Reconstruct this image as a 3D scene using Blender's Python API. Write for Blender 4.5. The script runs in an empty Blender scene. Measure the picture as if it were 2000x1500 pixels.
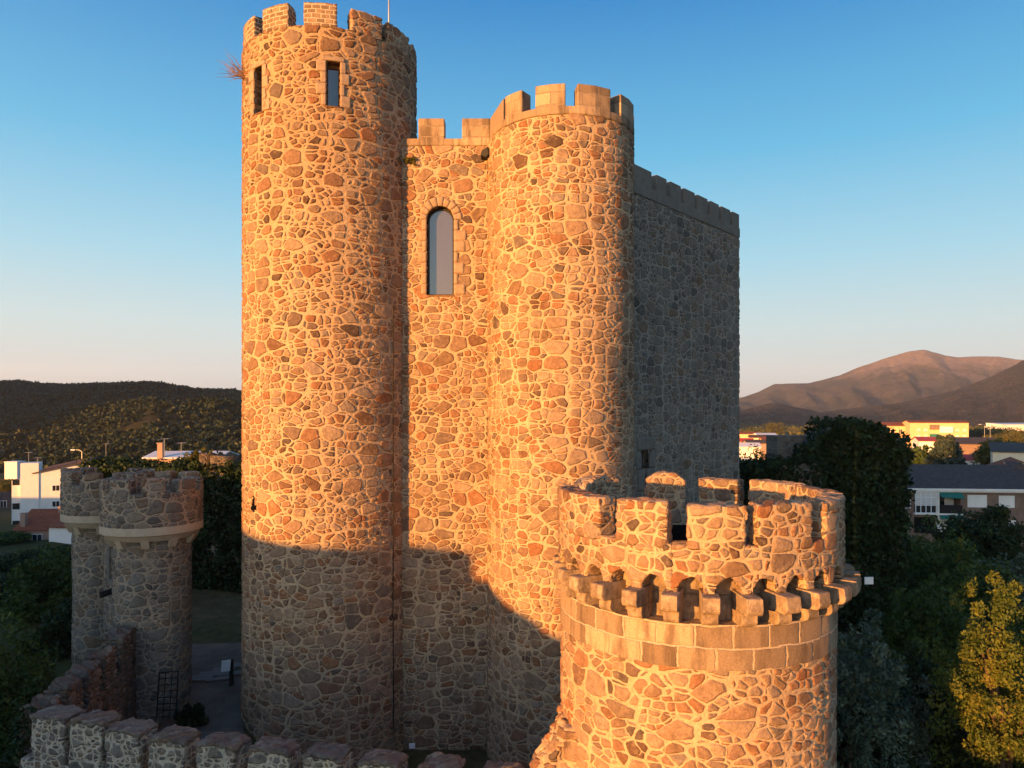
import bpy, math, random
import numpy as np
from mathutils import noise, Vector
PI = math.pi
S = bpy.context.scene
COL = S.collection
F, HOR, CZ = 1400.0, 805.0, 11.0          # focal length in photo pixels, horizon row, camera height
rng = np.random.default_rng(7)
random.seed(7)

def P(px, py, D):
    return Vector(((px-1000)/F*D, D, CZ-(py-HOR)/F*D))
def sm(a, b, x):
    t = min(1, max(0, (x-a)/(b-a))); return t*t*(3-2*t)
def lerp(a, b, t): return a+(b-a)*t
def interp(pts, x): return float(np.interp(x, [p[0] for p in pts], [p[1] for p in pts]))

# ------------------------------------------------------------------ objects
def tag(o, label=None, cat=None, group=None, kind=None):
    if label: o['label'] = label
    if cat: o['category'] = cat
    if group: o['group'] = group
    if kind: o['kind'] = kind
    return o
def empty(name, loc, label, cat, group=None, rz=0):
    o = bpy.data.objects.new(name, None); COL.objects.link(o)
    o.location = loc; o.rotation_euler = (0, 0, rz); o.empty_display_size = .3
    return tag(o, label, cat, group)
def link(name, me, mat, parent=None, smooth=False):
    o = bpy.data.objects.new(name, me); COL.objects.link(o)
    if mat: me.materials.append(mat)
    if parent: o.parent = parent
    if smooth: me.polygons.foreach_set('use_smooth', [True]*len(me.polygons))
    return o
def meshobj(name, verts, faces, mat, parent=None, smooth=False, local=None, uv=None, rnd=None):
    """verts are world coordinates; they are shifted to the parent's base (or to `local`)."""
    v = np.asarray(verts, dtype=float).reshape(-1, 3)
    off = np.array(local if local is not None else (parent.location if parent else (0, 0, 0)))
    if parent is not None and abs(parent.rotation_euler.z) > 1e-6: off = np.zeros(3)   # rotated things use local coordinates
    if parent is not None and parent.parent is not None:
        off = np.array(parent.parent.location)+np.array(parent.location)
        if abs(parent.parent.rotation_euler.z) > 1e-6: off = np.zeros(3)
    me = bpy.data.meshes.new(name)
    me.from_pydata((v-off).tolist(), [], faces); 
    if uv is not None:
        l = me.uv_layers.new(name='UVMap')
        idx = np.empty(len(me.loops), dtype=np.int32); me.loops.foreach_get('vertex_index', idx)
        l.data.foreach_set('uv', np.asarray(uv)[idx].astype(np.float32).ravel())
    if rnd is not None:
        a = me.attributes.new('rnd', 'FLOAT', 'POINT'); a.data.foreach_set('value', np.asarray(rnd, dtype=np.float32))
    me.update()
    o = link(name, me, mat, parent, smooth)
    if parent is None: o.location = off
    return o
class MB:
    def __init__(s): s.v = []; s.f = []
    def add(s, vs, fs):
        n = len(s.v); s.v += [tuple(v) for v in vs]; s.f += [tuple(i+n for i in f) for f in fs]; return s
    def box(s, x0, x1, y0, y1, z0, z1):
        return s.add([(x, y, z) for z in (z0, z1) for y in (y0, y1) for x in (x0, x1)],
              [(0,2,3,1),(4,5,7,6),(0,1,5,4),(2,6,7,3),(0,4,6,2),(1,3,7,5)])
    def tube(s, pts, rad, n=8, cap=True):
        pts = [Vector(p) for p in pts]; r = rad if hasattr(rad, '__len__') else [rad]*len(pts)
        vs, fs = [], []
        for i, p in enumerate(pts):
            d = (pts[min(i+1, len(pts)-1)]-pts[max(i-1, 0)]).normalized()
            a = d.cross(Vector((0, 0, 1)) if abs(d.z) < .9 else Vector((1, 0, 0))).normalized(); b = d.cross(a)
            for k in range(n):
                t = 2*PI*k/n; vs.append(p+(a*math.cos(t)+b*math.sin(t))*r[i])
        for i in range(len(pts)-1):
            for k in range(n):
                fs.append((i*n+k, i*n+(k+1) % n, (i+1)*n+(k+1) % n, (i+1)*n+k))
        if cap: fs += [tuple(range(n))[::-1], tuple(range((len(pts)-1)*n, len(pts)*n))]
        return s.add(vs, fs)
    def prism(s, poly, z0, z1):
        n = len(poly)
        return s.add([(x, y, z0) for x, y in poly]+[(x, y, z1) for x, y in poly],
            [tuple(range(n))[::-1], tuple(range(n, 2*n))]+[(i, (i+1) % n, (i+1) % n+n, i+n) for i in range(n)])
    def obj(s, name, mat, parent=None, smooth=False, local=None):
        return meshobj(name, s.v, s.f, mat, parent, smooth, local)

# ------------------------------------------------------------------ materials
class NT:
    def __init__(s, name):
        s.m = bpy.data.materials.new(name); s.m.use_nodes = True; s.t = s.m.node_tree; s.t.nodes.clear()
        s.out = s.t.nodes.new('ShaderNodeOutputMaterial')
    def set(s, sock, val):
        if isinstance(val, bpy.types.NodeSocket): s.t.links.new(val, sock)
        elif val is not None:
            if hasattr(val, '__len__') and len(val) == 3 and sock.type == 'RGBA': val = (*val, 1)
            sock.default_value = val
    def n(s, typ, props=None, **ins):
        nd = s.t.nodes.new(typ)
        for k, v in (props or {}).items(): setattr(nd, k, v)
        for k, v in ins.items():
            key = int(k[1:]) if k[0] == 'i' and k[1:].isdigit() else k.replace('_', ' ')
            s.set(nd.inputs[key], v)
        return nd
    def math(s, op, a, b=0.0, c=0.0, clamp=False): return s.n('ShaderNodeMath', {'operation': op, 'use_clamp': clamp}, i0=a, i1=b, i2=c).outputs[0]
    def vmul(s, v, k): return s.n('ShaderNodeVectorMath', {'operation': 'MULTIPLY'}, i0=v, i1=k).outputs[0]
    def vadd(s, v, k): return s.n('ShaderNodeVectorMath', {'operation': 'ADD'}, i0=v, i1=k).outputs[0]
    def noise(s, v, scale, detail=4, rough=.55, col=False):
        nd = s.n('ShaderNodeTexNoise', Vector=v, Scale=scale, Detail=detail, Roughness=rough); return nd.outputs[1 if col else 0]
    def voro(s, v, scale, feat='F1', rand=1.0, dim='3D'):
        return s.n('ShaderNodeTexVoronoi', {'feature': feat, 'voronoi_dimensions': dim}, Vector=v, Scale=scale, Randomness=rand)
    def rng(s, x, a, b, c=0.0, d=1.0, smooth=False):
        return s.n('ShaderNodeMapRange', {'interpolation_type': 'SMOOTHSTEP' if smooth else 'LINEAR'}, i0=x, i1=a, i2=b, i3=c, i4=d).outputs[0]
    def ramp(s, x, stops, const=False):
        nd = s.n('ShaderNodeValToRGB', Fac=x); cr = nd.color_ramp
        if const: cr.interpolation = 'CONSTANT'
        while len(cr.elements) < len(stops): cr.elements.new(.5)
        for e, (p, c) in zip(cr.elements, stops): e.position = p; e.color = (*c, 1)
        return nd.outputs[0]
    def mix(s, f, a, b, mode='MIX'):
        nd = s.n('ShaderNodeMix', {'data_type': 'RGBA', 'blend_type': mode, 'clamp_factor': True})
        s.set(nd.inputs[0], f); s.set(nd.inputs[6], a); s.set(nd.inputs[7], b); return nd.outputs[2]
    def obj(s): return s.n('ShaderNodeTexCoord').outputs['Object']
    def finish(s, col, rough=.9, spec=.15, bump=None, bdist=.02, bstr=1.0, disp=None, metal=0.0, extra=None):
        b = s.n('ShaderNodeBsdfPrincipled', Base_Color=col, Roughness=rough, Metallic=metal)
        b.inputs['Specular IOR Level'].default_value = spec
        for k, v in (extra or {}).items(): s.set(b.inputs[k], v)
        if bump is not None:
            s.set(b.inputs['Normal'], s.n('ShaderNodeBump', Strength=bstr, Distance=bdist, Height=bump).outputs[0])
        s.t.links.new(b.outputs[0], s.out.inputs[0])
        if disp is not None:
            d = s.n('ShaderNodeDisplacement', Height=disp, Midlevel=0.0, Scale=1.0)
            s.t.links.new(d.outputs[0], s.out.inputs['Displacement'])
            s.m.displacement_method = 'BOTH'
        return s.m

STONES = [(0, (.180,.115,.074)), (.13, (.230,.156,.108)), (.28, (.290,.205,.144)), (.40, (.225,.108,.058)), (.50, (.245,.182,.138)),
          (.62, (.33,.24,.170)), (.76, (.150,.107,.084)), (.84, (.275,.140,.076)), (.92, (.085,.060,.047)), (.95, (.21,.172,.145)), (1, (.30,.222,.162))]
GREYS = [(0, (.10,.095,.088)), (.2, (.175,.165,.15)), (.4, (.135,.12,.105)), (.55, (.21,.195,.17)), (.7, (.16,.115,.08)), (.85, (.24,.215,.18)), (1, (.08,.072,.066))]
def rubble(name, sm_=2.4, mortar=(.46,.345,.228), stones=STONES, thr=(-.002, .011), top=None, disp=.045, zs=1.5, stain=.35, big=.22, small=.84, dark=1.0, lich=0.0, flat=False, ratio=(.66, 1.5)):
    """rubble bedded in lime mortar, laid out along the wall face (UV in metres): cells of a coarse net hold one large stone,
    a few middling ones or a patch of small ones; the relief is real displacement"""
    t = NT(name); co = t.obj()
    uv = t.n('ShaderNodeMapping', Vector=co, Rotation=(PI/2, 0, 0)).outputs[0] if flat else t.n('ShaderNodeTexCoord').outputs['UV']
    warp = t.vadd(t.noise(co, 1.5, 3, .6, True), (-.5, -.5, -.5)); warp2 = t.vadd(t.noise(co, 7, 2, .5, True), (-.5, -.5, -.5))
    v = t.vadd(t.vadd(t.vmul(uv, (1, zs, 1)), t.vmul(warp, (.30, .22, 0))), t.vmul(warp2, (.045, .045, 0)))
    wob = t.math('MULTIPLY', t.math('SUBTRACT', t.noise(co, 16, 3, .6), .5), .024)
    lev = []
    for sc, rd in ((sm_*ratio[0], .78), (sm_, .68), (sm_*ratio[1], .8)):
        f1 = t.voro(v, sc, rand=rd, dim='2D'); e = t.voro(v, sc, 'DISTANCE_TO_EDGE', rand=rd, dim='2D').outputs[0]
        blunt = t.math('MULTIPLY', t.math('MAXIMUM', t.math('SUBTRACT', f1.outputs['Distance'], .38), 0.0), .24)
        lev.append((t.math('DIVIDE', t.math('SUBTRACT', e, blunt), sc), t.n('ShaderNodeSeparateColor', i0=f1.outputs['Color']).outputs))
    (dB, cB), (dM, cM), (dS, cS) = lev
    isb = t.math('LESS_THAN', cB[0], big); iss = t.math('GREATER_THAN', cB[0], small)
    def pick(b_, m_, s_):
        x = t.n('ShaderNodeMix', {'data_type': 'FLOAT'}); t.set(x.inputs[0], isb); t.set(x.inputs[2], m_); t.set(x.inputs[3], b_)
        y = t.n('ShaderNodeMix', {'data_type': 'FLOAT'}); t.set(y.inputs[0], iss); t.set(y.inputs[2], x.outputs[0]); t.set(y.inputs[3], s_); return y.outputs[0]
    d = pick(dB, t.math('MINIMUM', t.math('ADD', dB, .012), dM), t.math('MINIMUM', t.math('ADD', dB, .010), dS))
    hue = pick(cB[1], cM[1], cS[1]); r = pick(cB[2], cM[0], cS[0])
    th = t.rng(r, 0, 1, thr[0], thr[1])
    if top:                                               # wider joints towards the head of the tower
        z = t.n('ShaderNodeSeparateXYZ', i0=co).outputs[2]
        th = t.math('ADD', th, t.rng(z, top[0], top[1], 0, top[2], True))
    d1 = t.math('SUBTRACT', t.math('ADD', d, wob), th)
    m = t.rng(d1, 0, .014, 0, 1, True); hd = t.rng(d1, -.004, .06, 0, 1, True)
    cs = t.ramp(hue, stones)
    fine = t.noise(co, 38, 4, .7); mid = t.noise(co, 9, 4, .6)
    cs = t.mix(1.0, cs, t.ramp(fine, [(.25, (.60,.58,.56)), (.5, (1.0,1.0,1.0)), (.8, (1.38,1.34,1.3))]), 'MULTIPLY')
    cs = t.mix(1.0, cs, t.ramp(mid, [(.25, (.70,.68,.66)), (.75, (1.28,1.25,1.2))]), 'MULTIPLY')
    smear = t.rng(t.noise(co, 5.5, 5, .7), .52, .76, 0, .5)
    cm = t.mix(1.0, mortar, t.ramp(t.noise(co, 15, 6, .7), [(.25, (.66,.64,.62)), (.75, (1.2,1.2,1.18))]), 'MULTIPLY')
    cs = t.mix(smear, cs, cm)
    col = t.mix(m, cm, cs)
    bg_ = t.noise(co, .5, 5, .62)
    col = t.mix(t.rng(bg_, .46, .70, 0, stain), col, t.mix(1.0, col, (.60,.56,.52), 'MULTIPLY'))
    streak = t.noise(t.vmul(co, (1.7, 1.7, .13)), 1.3, 5, .65)
    col = t.mix(t.rng(streak, .50, .72, 0, stain), col, t.mix(1.0, col, (.52,.48,.45), 'MULTIPLY'))
    if top: col = t.mix(t.rng(z, top[0]+3, top[1]+5, 0, .55), col, t.mix(1.0, col, (.66,.60,.53), 'MULTIPLY'))
    if lich: col = t.mix(t.rng(t.noise(co, 4, 6, .7), .52, .66, 0, lich), col, (.06,.05,.042))
    if dark != 1.0: col = t.mix(1.0, col, (dark,)*3, 'MULTIPLY')
    h = t.math('ADD', t.math('MULTIPLY', hd, disp), t.math('MULTIPLY', t.math('SUBTRACT', t.noise(co, 7, 6, .62), .5), disp*1.1))
    h = t.math('ADD', h, t.math('MULTIPLY', t.math('SUBTRACT', fine, .5), .014))
    return t.finish(col, .93, .12, disp=h)
def ashlar(name, c=(.35,.245,.155), bw=.62, rh=.375, disp=.025, dark=1.0, mort=(.40,.32,.245)):
    t = NT(name); co = t.obj(); uv = t.n('ShaderNodeTexCoord').outputs['UV']
    w = t.vmul(t.vadd(t.noise(co, 3, 3, .6, True), (-.5,-.5,-.5)), (.10, .10, .05))
    br = t.n('ShaderNodeTexBrick', {'offset': .45, 'squash': 1.0}, Vector=t.vadd(uv, w), Color1=(0,0,0,1), Color2=(1,1,1,1), Mortar=(.5,.5,.5,1), Scale=1.0,
             Mortar_Size=.024, Mortar_Smooth=.45, Bias=0.0, Brick_Width=bw, Row_Height=rh)
    f = br.outputs['Fac']; val = t.n('ShaderNodeSeparateColor', i0=br.outputs['Color']).outputs[0]
    cs = t.mix(1.0, c, t.ramp(val, [(0, (.6,.57,.54)), (1, (1.3,1.27,1.2))]), 'MULTIPLY')
    fine = t.noise(co, 45, 4, .7)
    cs = t.mix(1.0, cs, t.ramp(fine, [(.25, (.62,.6,.58)), (.75, (1.36,1.34,1.3))]), 'MULTIPLY')
    cs = t.mix(t.rng(t.noise(t.vmul(co, (2.4, 2.4, .5)), 1.6, 6, .65), .47, .64, 0, .7), cs, (.085,.060,.040))
    col = t.mix(f, cs, t.mix(1.0, mort, t.ramp(t.noise(co, 20, 4), [(.3, (.8,.8,.8)), (.7, (1.1,1.1,1.1))]), 'MULTIPLY'))
    if dark != 1: col = t.mix(1.0, col, (dark,)*3, 'MULTIPLY')
    h = t.math('ADD', t.math('MULTIPLY', t.math('SUBTRACT', 1.0, f), disp), t.math('MULTIPLY', t.math('SUBTRACT', fine, .5), .014))
    return t.finish(col, .9, .12, disp=h)
def plain(name, c, var=.2, scale=6.0, rough=.85, bump=.0, spec=.2, metal=0.0, stain=0.0, stainc=(.05,.045,.04), bscale=30, zs=1.0):
    t = NT(name); co = t.obj(); v = t.vmul(co, (1, 1, zs))
    nz = t.noise(v, scale, 5, .62)
    col = t.mix(1.0, c, t.ramp(nz, [(.25, (1-var,)*3), (.75, (1+var,)*3)]), 'MULTIPLY')
    if stain: col = t.mix(t.rng(t.noise(t.vmul(co, (1, 1, .35)), scale*.5, 6, .68), .44, .62, 0, stain), col, stainc)
    return t.finish(col, rough, spec, bump=t.noise(co, bscale, 4, .65) if bump else None, bdist=bump or .02, metal=metal)
def leafmat(name, stops, rough=.6, trans=.25, vs=.5):
    t = NT(name); a = t.n('ShaderNodeAttribute', {'attribute_name': 'rnd'}).outputs['Fac']
    x = t.math('ADD', t.math('MULTIPLY', a, .65), t.math('MULTIPLY', t.noise(t.obj(), vs, 3, .6), .35))
    col = t.ramp(x, stops)
    d = t.n('ShaderNodeBsdfPrincipled', Base_Color=col, Roughness=rough); d.inputs['Specular IOR Level'].default_value = .2
    tr = t.n('ShaderNodeBsdfTranslucent', Color=t.mix(1.0, col, (1.2, 1.2, .6), 'MULTIPLY'))
    mx = t.n('ShaderNodeMixShader', i0=trans, i1=d.outputs[0], i2=tr.outputs[0])
    t.t.links.new(mx.outputs[0], t.out.inputs[0]); return t.m
def tiles(name, c, per=.22):
    t = NT(name); co = t.obj()
    wv = t.n('ShaderNodeTexWave', {'wave_type': 'BANDS', 'bands_direction': 'X'}, Vector=co, Scale=1/per/3.1, Distortion=.6, Detail=2.0).outputs[1]
    col = t.mix(1.0, c, t.ramp(t.noise(co, 2.5, 6, .7), [(.25, (.6,.58,.56)), (.75, (1.35,1.3,1.25))]), 'MULTIPLY')
    return t.finish(col, .9, .1, bump=wv, bdist=.05)
def brickmat(name, c=(.17,.075,.045)):
    t = NT(name); co = t.obj()
    br = t.n('ShaderNodeTexBrick', Vector=t.n('ShaderNodeMapping', Vector=co, Rotation=(PI/2, 0, 0)).outputs[0], Color1=(*c, 1), Color2=(c[0]*.75, c[1]*.75, c[2]*.75, 1), Mortar=(.3,.26,.22,1), Scale=1.0, Mortar_Size=.012, Brick_Width=.25, Row_Height=.075)
    return t.finish(t.mix(1.0, br.outputs[0], t.ramp(t.noise(co, 1.4, 5), [(.3, (.8,.8,.8)), (.7, (1.15,1.15,1.15))]), 'MULTIPLY'), .9, .1)

M = {}
M['t1'] = rubble('tower_rubble', 2.5, top=(10, 18, .014), disp=.038)
M['keep'] = rubble('keep_rubble', 2.45, disp=.034)
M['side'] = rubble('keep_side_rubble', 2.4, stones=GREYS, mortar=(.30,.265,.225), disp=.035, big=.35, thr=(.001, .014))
M['t3'] = rubble('corner_tower_rubble', 2.9, disp=.027)
M['t3m'] = rubble('parapet_rubble', 3.5, disp=.026, stain=.45, thr=(-.001, .011))
M['merl'] = ashlar('brick_shaped_stone', (.255,.185,.13), .27, .145, .02, mort=(.45,.36,.27))
M['gate'] = rubble('gate_turret_rubble', 2.6, stones=GREYS, mortar=(.33,.27,.205), disp=.032)
M['cur'] = rubble('curtain_rubble', 4.2, stones=GREYS, mortar=(.46,.42,.34), thr=(.005, .022), disp=.03, lich=.6)
M['curtop'] = rubble('lichened_coping', 3.6, stones=GREYS, mortar=(.15,.125,.10), disp=.03, lich=.8)
M['brownwall'] = rubble('earthy_rubble', 3.4, mortar=(.17,.125,.085), stones=GREYS, disp=.05, stain=.5, dark=.8)
M['ash'] = ashlar('ashlar_granite', (.32,.245,.18))
M['ash2'] = ashlar('dressed_granite', (.42,.32,.22), .5, .36, .015, mort=(.52,.42,.32))
M['corb'] = plain('corbel_granite', (.33,.245,.17), .5, 7, .92, .035, .1, stain=.6, stainc=(.08,.06,.045), bscale=26)
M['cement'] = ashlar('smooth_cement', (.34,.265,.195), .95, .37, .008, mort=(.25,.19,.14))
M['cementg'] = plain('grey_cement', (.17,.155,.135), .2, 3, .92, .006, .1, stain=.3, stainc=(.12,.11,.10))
M['band'] = plain('rendered_band', (.42,.35,.26), .12, 4, .9, .004, .1)
M['lintel'] = plain('lintel_stone', (.285,.21,.15), .25, 6, .9, .01)
M['frame'] = plain('dark_frame', (.035,.028,.022), .2, 8, .5)
M['wood'] = plain('brown_wood', (.14,.075,.035), .3, 9, .7)
M['black'] = plain('black_iron', (.012,.012,.013), .2, 9, .55)
M['hole'] = plain('dark_recess', (.012,.010,.009), .2, 9, 1.0, spec=0)
M['metal'] = plain('grey_metal', (.35,.35,.36), .1, 9, .45, metal=.6)
M['white'] = plain('white_paint', (.74,.72,.69), .06, 1.2, .85, .003, stain=.14, stainc=(.42,.37,.32))
M['whitep'] = plain('pale_plastic', (.75,.75,.76), .05, 5, .5)
M['cream'] = plain('cream_render', (.62,.55,.42), .07, 1.2, .88, .003)
M['pinkr'] = plain('brownish_render', (.32,.215,.17), .08, 1.2, .9, .003)
M['yellow'] = plain('yellow_render', (.60,.43,.24), .08, .6, .9)
M['paleroof'] = plain('pale_sheet_roof', (.55,.57,.62), .1, .6, .5)
M['greyroof'] = tiles('grey_tiles', (.085,.075,.075))
M['redroof'] = tiles('red_clay_tiles', (.24,.085,.05))
M['darkroof'] = tiles('brown_tiles', (.11,.07,.055))
M['brightred'] = plain('red_sheet_roof', (.38,.05,.04), .12, .8, .6)
M['brick'] = brickmat('red_brick')
M['green'] = plain('green_awning', (.02,.14,.115), .1, 3, .8)
M['shut'] = plain('grey_shutter', (.55,.54,.52), .05, 4, .7)
M['bark'] = plain('bark', (.09,.065,.045), .4, 7, .95, .03)
M['twig'] = plain('dry_twig', (.20,.12,.075), .3, 9, .9)
M['slab'] = plain('stone_slab', (.18,.165,.145), .2, 3, .9, .01)
M['roofd'] = plain('tower_floor', (.15,.13,.11), .3, 3, .95, .01)
t = NT('window_glass'); M['glass'] = t.finish((.02,.024,.03), .06, .5, extra={'IOR': 2.1})
t = NT('tinted_glass'); M['glass2'] = t.finish((.075,.064,.055), .08, .5, extra={'IOR': 2.0})
M['leafdark'] = leafmat('dark_ivy', [(.15, (.007,.015,.006)), (.5, (.016,.033,.011)), (.85, (.034,.060,.018))], trans=.15)
M['leafgreen'] = leafmat('green_leaves', [(.15, (.017,.034,.010)), (.5, (.042,.074,.018)), (.85, (.09,.125,.030))])
M['leafyellow'] = leafmat('yellowing_leaves', [(.15, (.030,.052,.012)), (.45, (.075,.105,.020)), (.72, (.14,.145,.026)), (.88, (.20,.145,.032)), (.97, (.22,.10,.03))])
M['leafsilver'] = leafmat('silvery_leaves', [(.15, (.025,.042,.028)), (.5, (.055,.085,.058)), (.85, (.14,.18,.13))], trans=.1)
M['leafcedar'] = leafmat('cedar_needles', [(.15, (.020,.033,.026)), (.5, (.04,.062,.048)), (.85, (.07,.09,.07))], trans=.1)
M['leafolive'] = leafmat('olive_leaves', [(.15, (.045,.05,.013)), (.5, (.09,.09,.02)), (.85, (.16,.13,.03))])
M['scrub'] = leafmat('hill_scrub', [(.15, (.007,.014,.006)), (.5, (.014,.026,.010)), (.85, (.040,.044,.014))], trans=0)

# ------------------------------------------------------------------ grid surfaces
def surface(name, us, vs, pos, inward, mat, parent, holes=(), uvf=None):
    """us, vs parameter rows; pos(u,v) gives a point, inward(u,v) a unit vector into the wall; holes = (u0,u1,v0,v1,depth)"""
    us = sorted(set(np.round(us, 6))); vs = sorted(set(np.round(vs, 6)))
    nu, nv = len(us), len(vs)
    V = [pos(u, v) for u in us for v in vs]; UV = [(uvf(u, v) if uvf else (u, v)) for u in us for v in vs]
    Fc = []; dead = np.zeros((nu-1, nv-1), dtype=int)
    uc = [(us[i]+us[i+1])/2 for i in range(nu-1)]; vc = [(vs[j]+vs[j+1])/2 for j in range(nv-1)]
    for h, (a, b, c, d, dep) in enumerate(holes):
        for i in range(nu-1):
            if a < uc[i] < b:
                for j in range(nv-1):
                    if c < vc[j] < d: dead[i, j] = h+1
    ID = lambda i, j: i*nv+j
    inner = {}
    def inn(i, j, dep):
        k = ID(i, j)
        if k not in inner:
            p = V[k]; n = inward(us[i], vs[j]); inner[k] = len(V)
            V.append((p[0]+n[0]*dep, p[1]+n[1]*dep, p[2]+n[2]*dep)); UV.append(UV[k])
        return inner[k]
    for i in range(nu-1):
        for j in range(nv-1):
            if dead[i, j] == 0: Fc.append((ID(i, j), ID(i+1, j), ID(i+1, j+1), ID(i, j+1))); continue
            dep = holes[dead[i, j]-1][4]
            for (di, dj, p, q) in ((-1, 0, (i, j), (i, j+1)), (1, 0, (i+1, j+1), (i+1, j)), (0, -1, (i+1, j), (i, j)), (0, 1, (i, j+1), (i+1, j+1))):
                a, b = i+di, j+dj
                if 0 <= a < nu-1 and 0 <= b < nv-1 and dead[a, b] == 0:
                    Fc.append((ID(*q), ID(*p), inn(*p, dep), inn(*q, dep))[::-1])
    return meshobj(name, V, Fc, mat, parent, True, uv=UV)
def span(a, b, step): return list(np.linspace(a, b, max(2, int(math.ceil(abs(b-a)/step))+1)))
def solid(name, us, vs, ws, pos, mat, parent, smooth=True, flip=False, uvf=None):
    nu, nv, nw = len(us), len(vs), len(ws); idx = {}; V = []; UV = []; Fc = []
    def g(i, j, k):
        key = (i, j, k)
        if key not in idx:
            idx[key] = len(V); V.append(pos(us[i], vs[j], ws[k])); UV.append(uvf(us[i], vs[j], ws[k], V[-1]) if uvf else (us[i]+ws[k], V[-1][2]))
        return idx[key]
    for i in range(nu-1):
        for j in range(nv-1):
            Fc.append((g(i,j,0), g(i+1,j,0), g(i+1,j+1,0), g(i,j+1,0)))
            Fc.append((g(i,j,nw-1), g(i,j+1,nw-1), g(i+1,j+1,nw-1), g(i+1,j,nw-1)))
    for i in range(nu-1):
        for k in range(nw-1):
            Fc.append((g(i,0,k), g(i,0,k+1), g(i+1,0,k+1), g(i+1,0,k)))
            Fc.append((g(i,nv-1,k), g(i+1,nv-1,k), g(i+1,nv-1,k+1), g(i,nv-1,k+1)))
    for j in range(nv-1):
        for k in range(nw-1):
            Fc.append((g(0,j,k), g(0,j+1,k), g(0,j+1,k+1), g(0,j,k+1)))
            Fc.append((g(nu-1,j,k), g(nu-1,j,k+1), g(nu-1,j+1,k+1), g(nu-1,j+1,k)))
    if flip: Fc = [f[::-1] for f in Fc]
    return meshobj(name, V, Fc, mat, parent, smooth, uv=UV)
def phi_of(cx, cy, R, px):
    s = (px-1000)/F; a = 1+s*s; b = -2*(cy+s*cx); c = cx*cx+cy*cy-R*R
    disc = b*b-4*a*c
    if disc < 0: y = -b/2/a
    else: y = (-b-math.sqrt(disc))/2/a
    return math.atan2(s*y-cx, cy-y)
def cyl(cx, cy): return lambda r, p, z: (cx+r*math.sin(p), cy-r*math.cos(p), z)
def cin(u, v): return (-math.sin(u), math.cos(u), 0)
def arcblock(name, cx, cy, r0, r1, p0, p1, z0, z1, step, mat, parent, jag=0.0, taper=0.0, round_=0.0, ps=None):
    """block on a ring: outer radius r1, inner r0; jag roughens the top; round_ rounds the head"""
    c = cyl(cx, cy); rm = r1
    us = ps or span(p0, p1, step/rm); vs = span(0, 1, step/(z1-z0)); ws = span(r1, r0, step)
    sd = random.uniform(0, 99); pm = (p0+p1)/2; hw = (p1-p0)/2
    def f(u, v, w):
        zt = z1+jag*(noise.noise(Vector((u*rm*2.2+sd, w*2.2, 0)))*1.0+.7*noise.noise(Vector((u*rm*6+sd, w*6, 4))))
        if round_: zt -= round_*max(0, abs(u-pm)/hw-.35)**2*2.2
        uu = u+(jag*.5*noise.noise(Vector((w*3+sd, v*(z1-z0)*4, 9)))/rm if 0 < jag else 0)
        return c(w, uu, z0+(zt-z0)*v)
    return solid(name, us, vs, ws, f, mat, parent, uvf=lambda u, v, w, p: (u*rm+w, p[2]))

# ------------------------------------------------------------------ round tower (tall, left)
X1, Y1, R1 = -6.46, 25.70, 2.99
T1 = empty('round_tower', (X1, Y1, 0), 'tallest round rubble tower with two narrow windows under its battlements and a flagpole', 'tower')
c1 = cyl(X1, Y1); ph1 = lambda px: phi_of(X1, Y1, R1, px)
wz = lambda py, cx, cy, R, px: CZ-(py-HOR)/F*(cy-R*math.cos(phi_of(cx, cy, R, px)))
ZS1, ZM1 = 23.25, 23.98
wins1 = []
for (a, b, yt, yb) in ((638, 664, 120, 208), (497.5, 513, 131, 221)):
    mid = (a+b)/2
    wins1.append((ph1(a), ph1(b), wz(yb, X1, Y1, R1, mid), wz(yt, X1, Y1, R1, mid)))
lp = ph1(496); lz = wz(990, X1, Y1, R1, 496)
loop = [(lp-.05, lp+.05, lz-.10, lz+.06), (lp-.016, lp+.016, lz-.16, lz+.34)]
holes = [(w[0], w[1], w[2], w[3], .34) for w in wins1]+[(*l, .35) for l in loop]
us = span(-PI, -1.75, .12)+span(-1.75, 1.75, .036/R1)+span(1.75, PI, .12)
vs = span(-.5, ZS1, .038)
for h in holes: us += [h[0], h[1]]; vs += [h[2], h[3]]
def tidy(arr, keys, tol):
    ks = sorted(keys); return [a for a in arr if min([abs(a-k) for k in ks] or [9]) > tol]+ks
us = tidy(us, [h[i] for h in holes for i in (0, 1)], .006); vs = tidy(vs, [h[i] for h in holes for i in (2, 3)], .015)
def rad1(z): return R1+.05*max(0, 1-z/6.0)**2+.012*noise.noise(Vector((0, 3, z*.7)))
surface('shaft', us, vs, lambda u, v: c1(rad1(v), u, v), cin, M['t1'], T1, holes, lambda u, v: (u*R1, v))
rings = MB()
def ring(mb, cx, cy, r0, r1, z, n=72):
    mb.add([(cx+r*math.sin(2*PI*k/n), cy-r*math.cos(2*PI*k/n), z) for r in (r0, r1) for k in range(n)], [(k, n+k, n+(k+1) % n, (k+1) % n)[::-1] for k in range(n)])
def innerwall(mb, cx, cy, r, z0, z1, n=72):
    mb.add([(cx+r*math.sin(2*PI*k/n), cy-r*math.cos(2*PI*k/n), z) for z in (z0, z1) for k in range(n)], [(k, n+k, n+(k+1) % n, (k+1) % n)[::-1] for k in range(n)])
ring(rings, X1, Y1, R1-.5, R1+.01, ZS1-.005); innerwall(rings, X1, Y1, R1-.5, 22.2, ZS1-.005)
rings.obj('walkway', M['roofd'], T1)
n = 48; MB().add([(X1+(R1-.45)*math.sin(2*PI*k/n), Y1-(R1-.45)*math.cos(2*PI*k/n), 22.3) for k in range(n)], [tuple(range(n))]).obj('roof', M['roofd'], T1)
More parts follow.
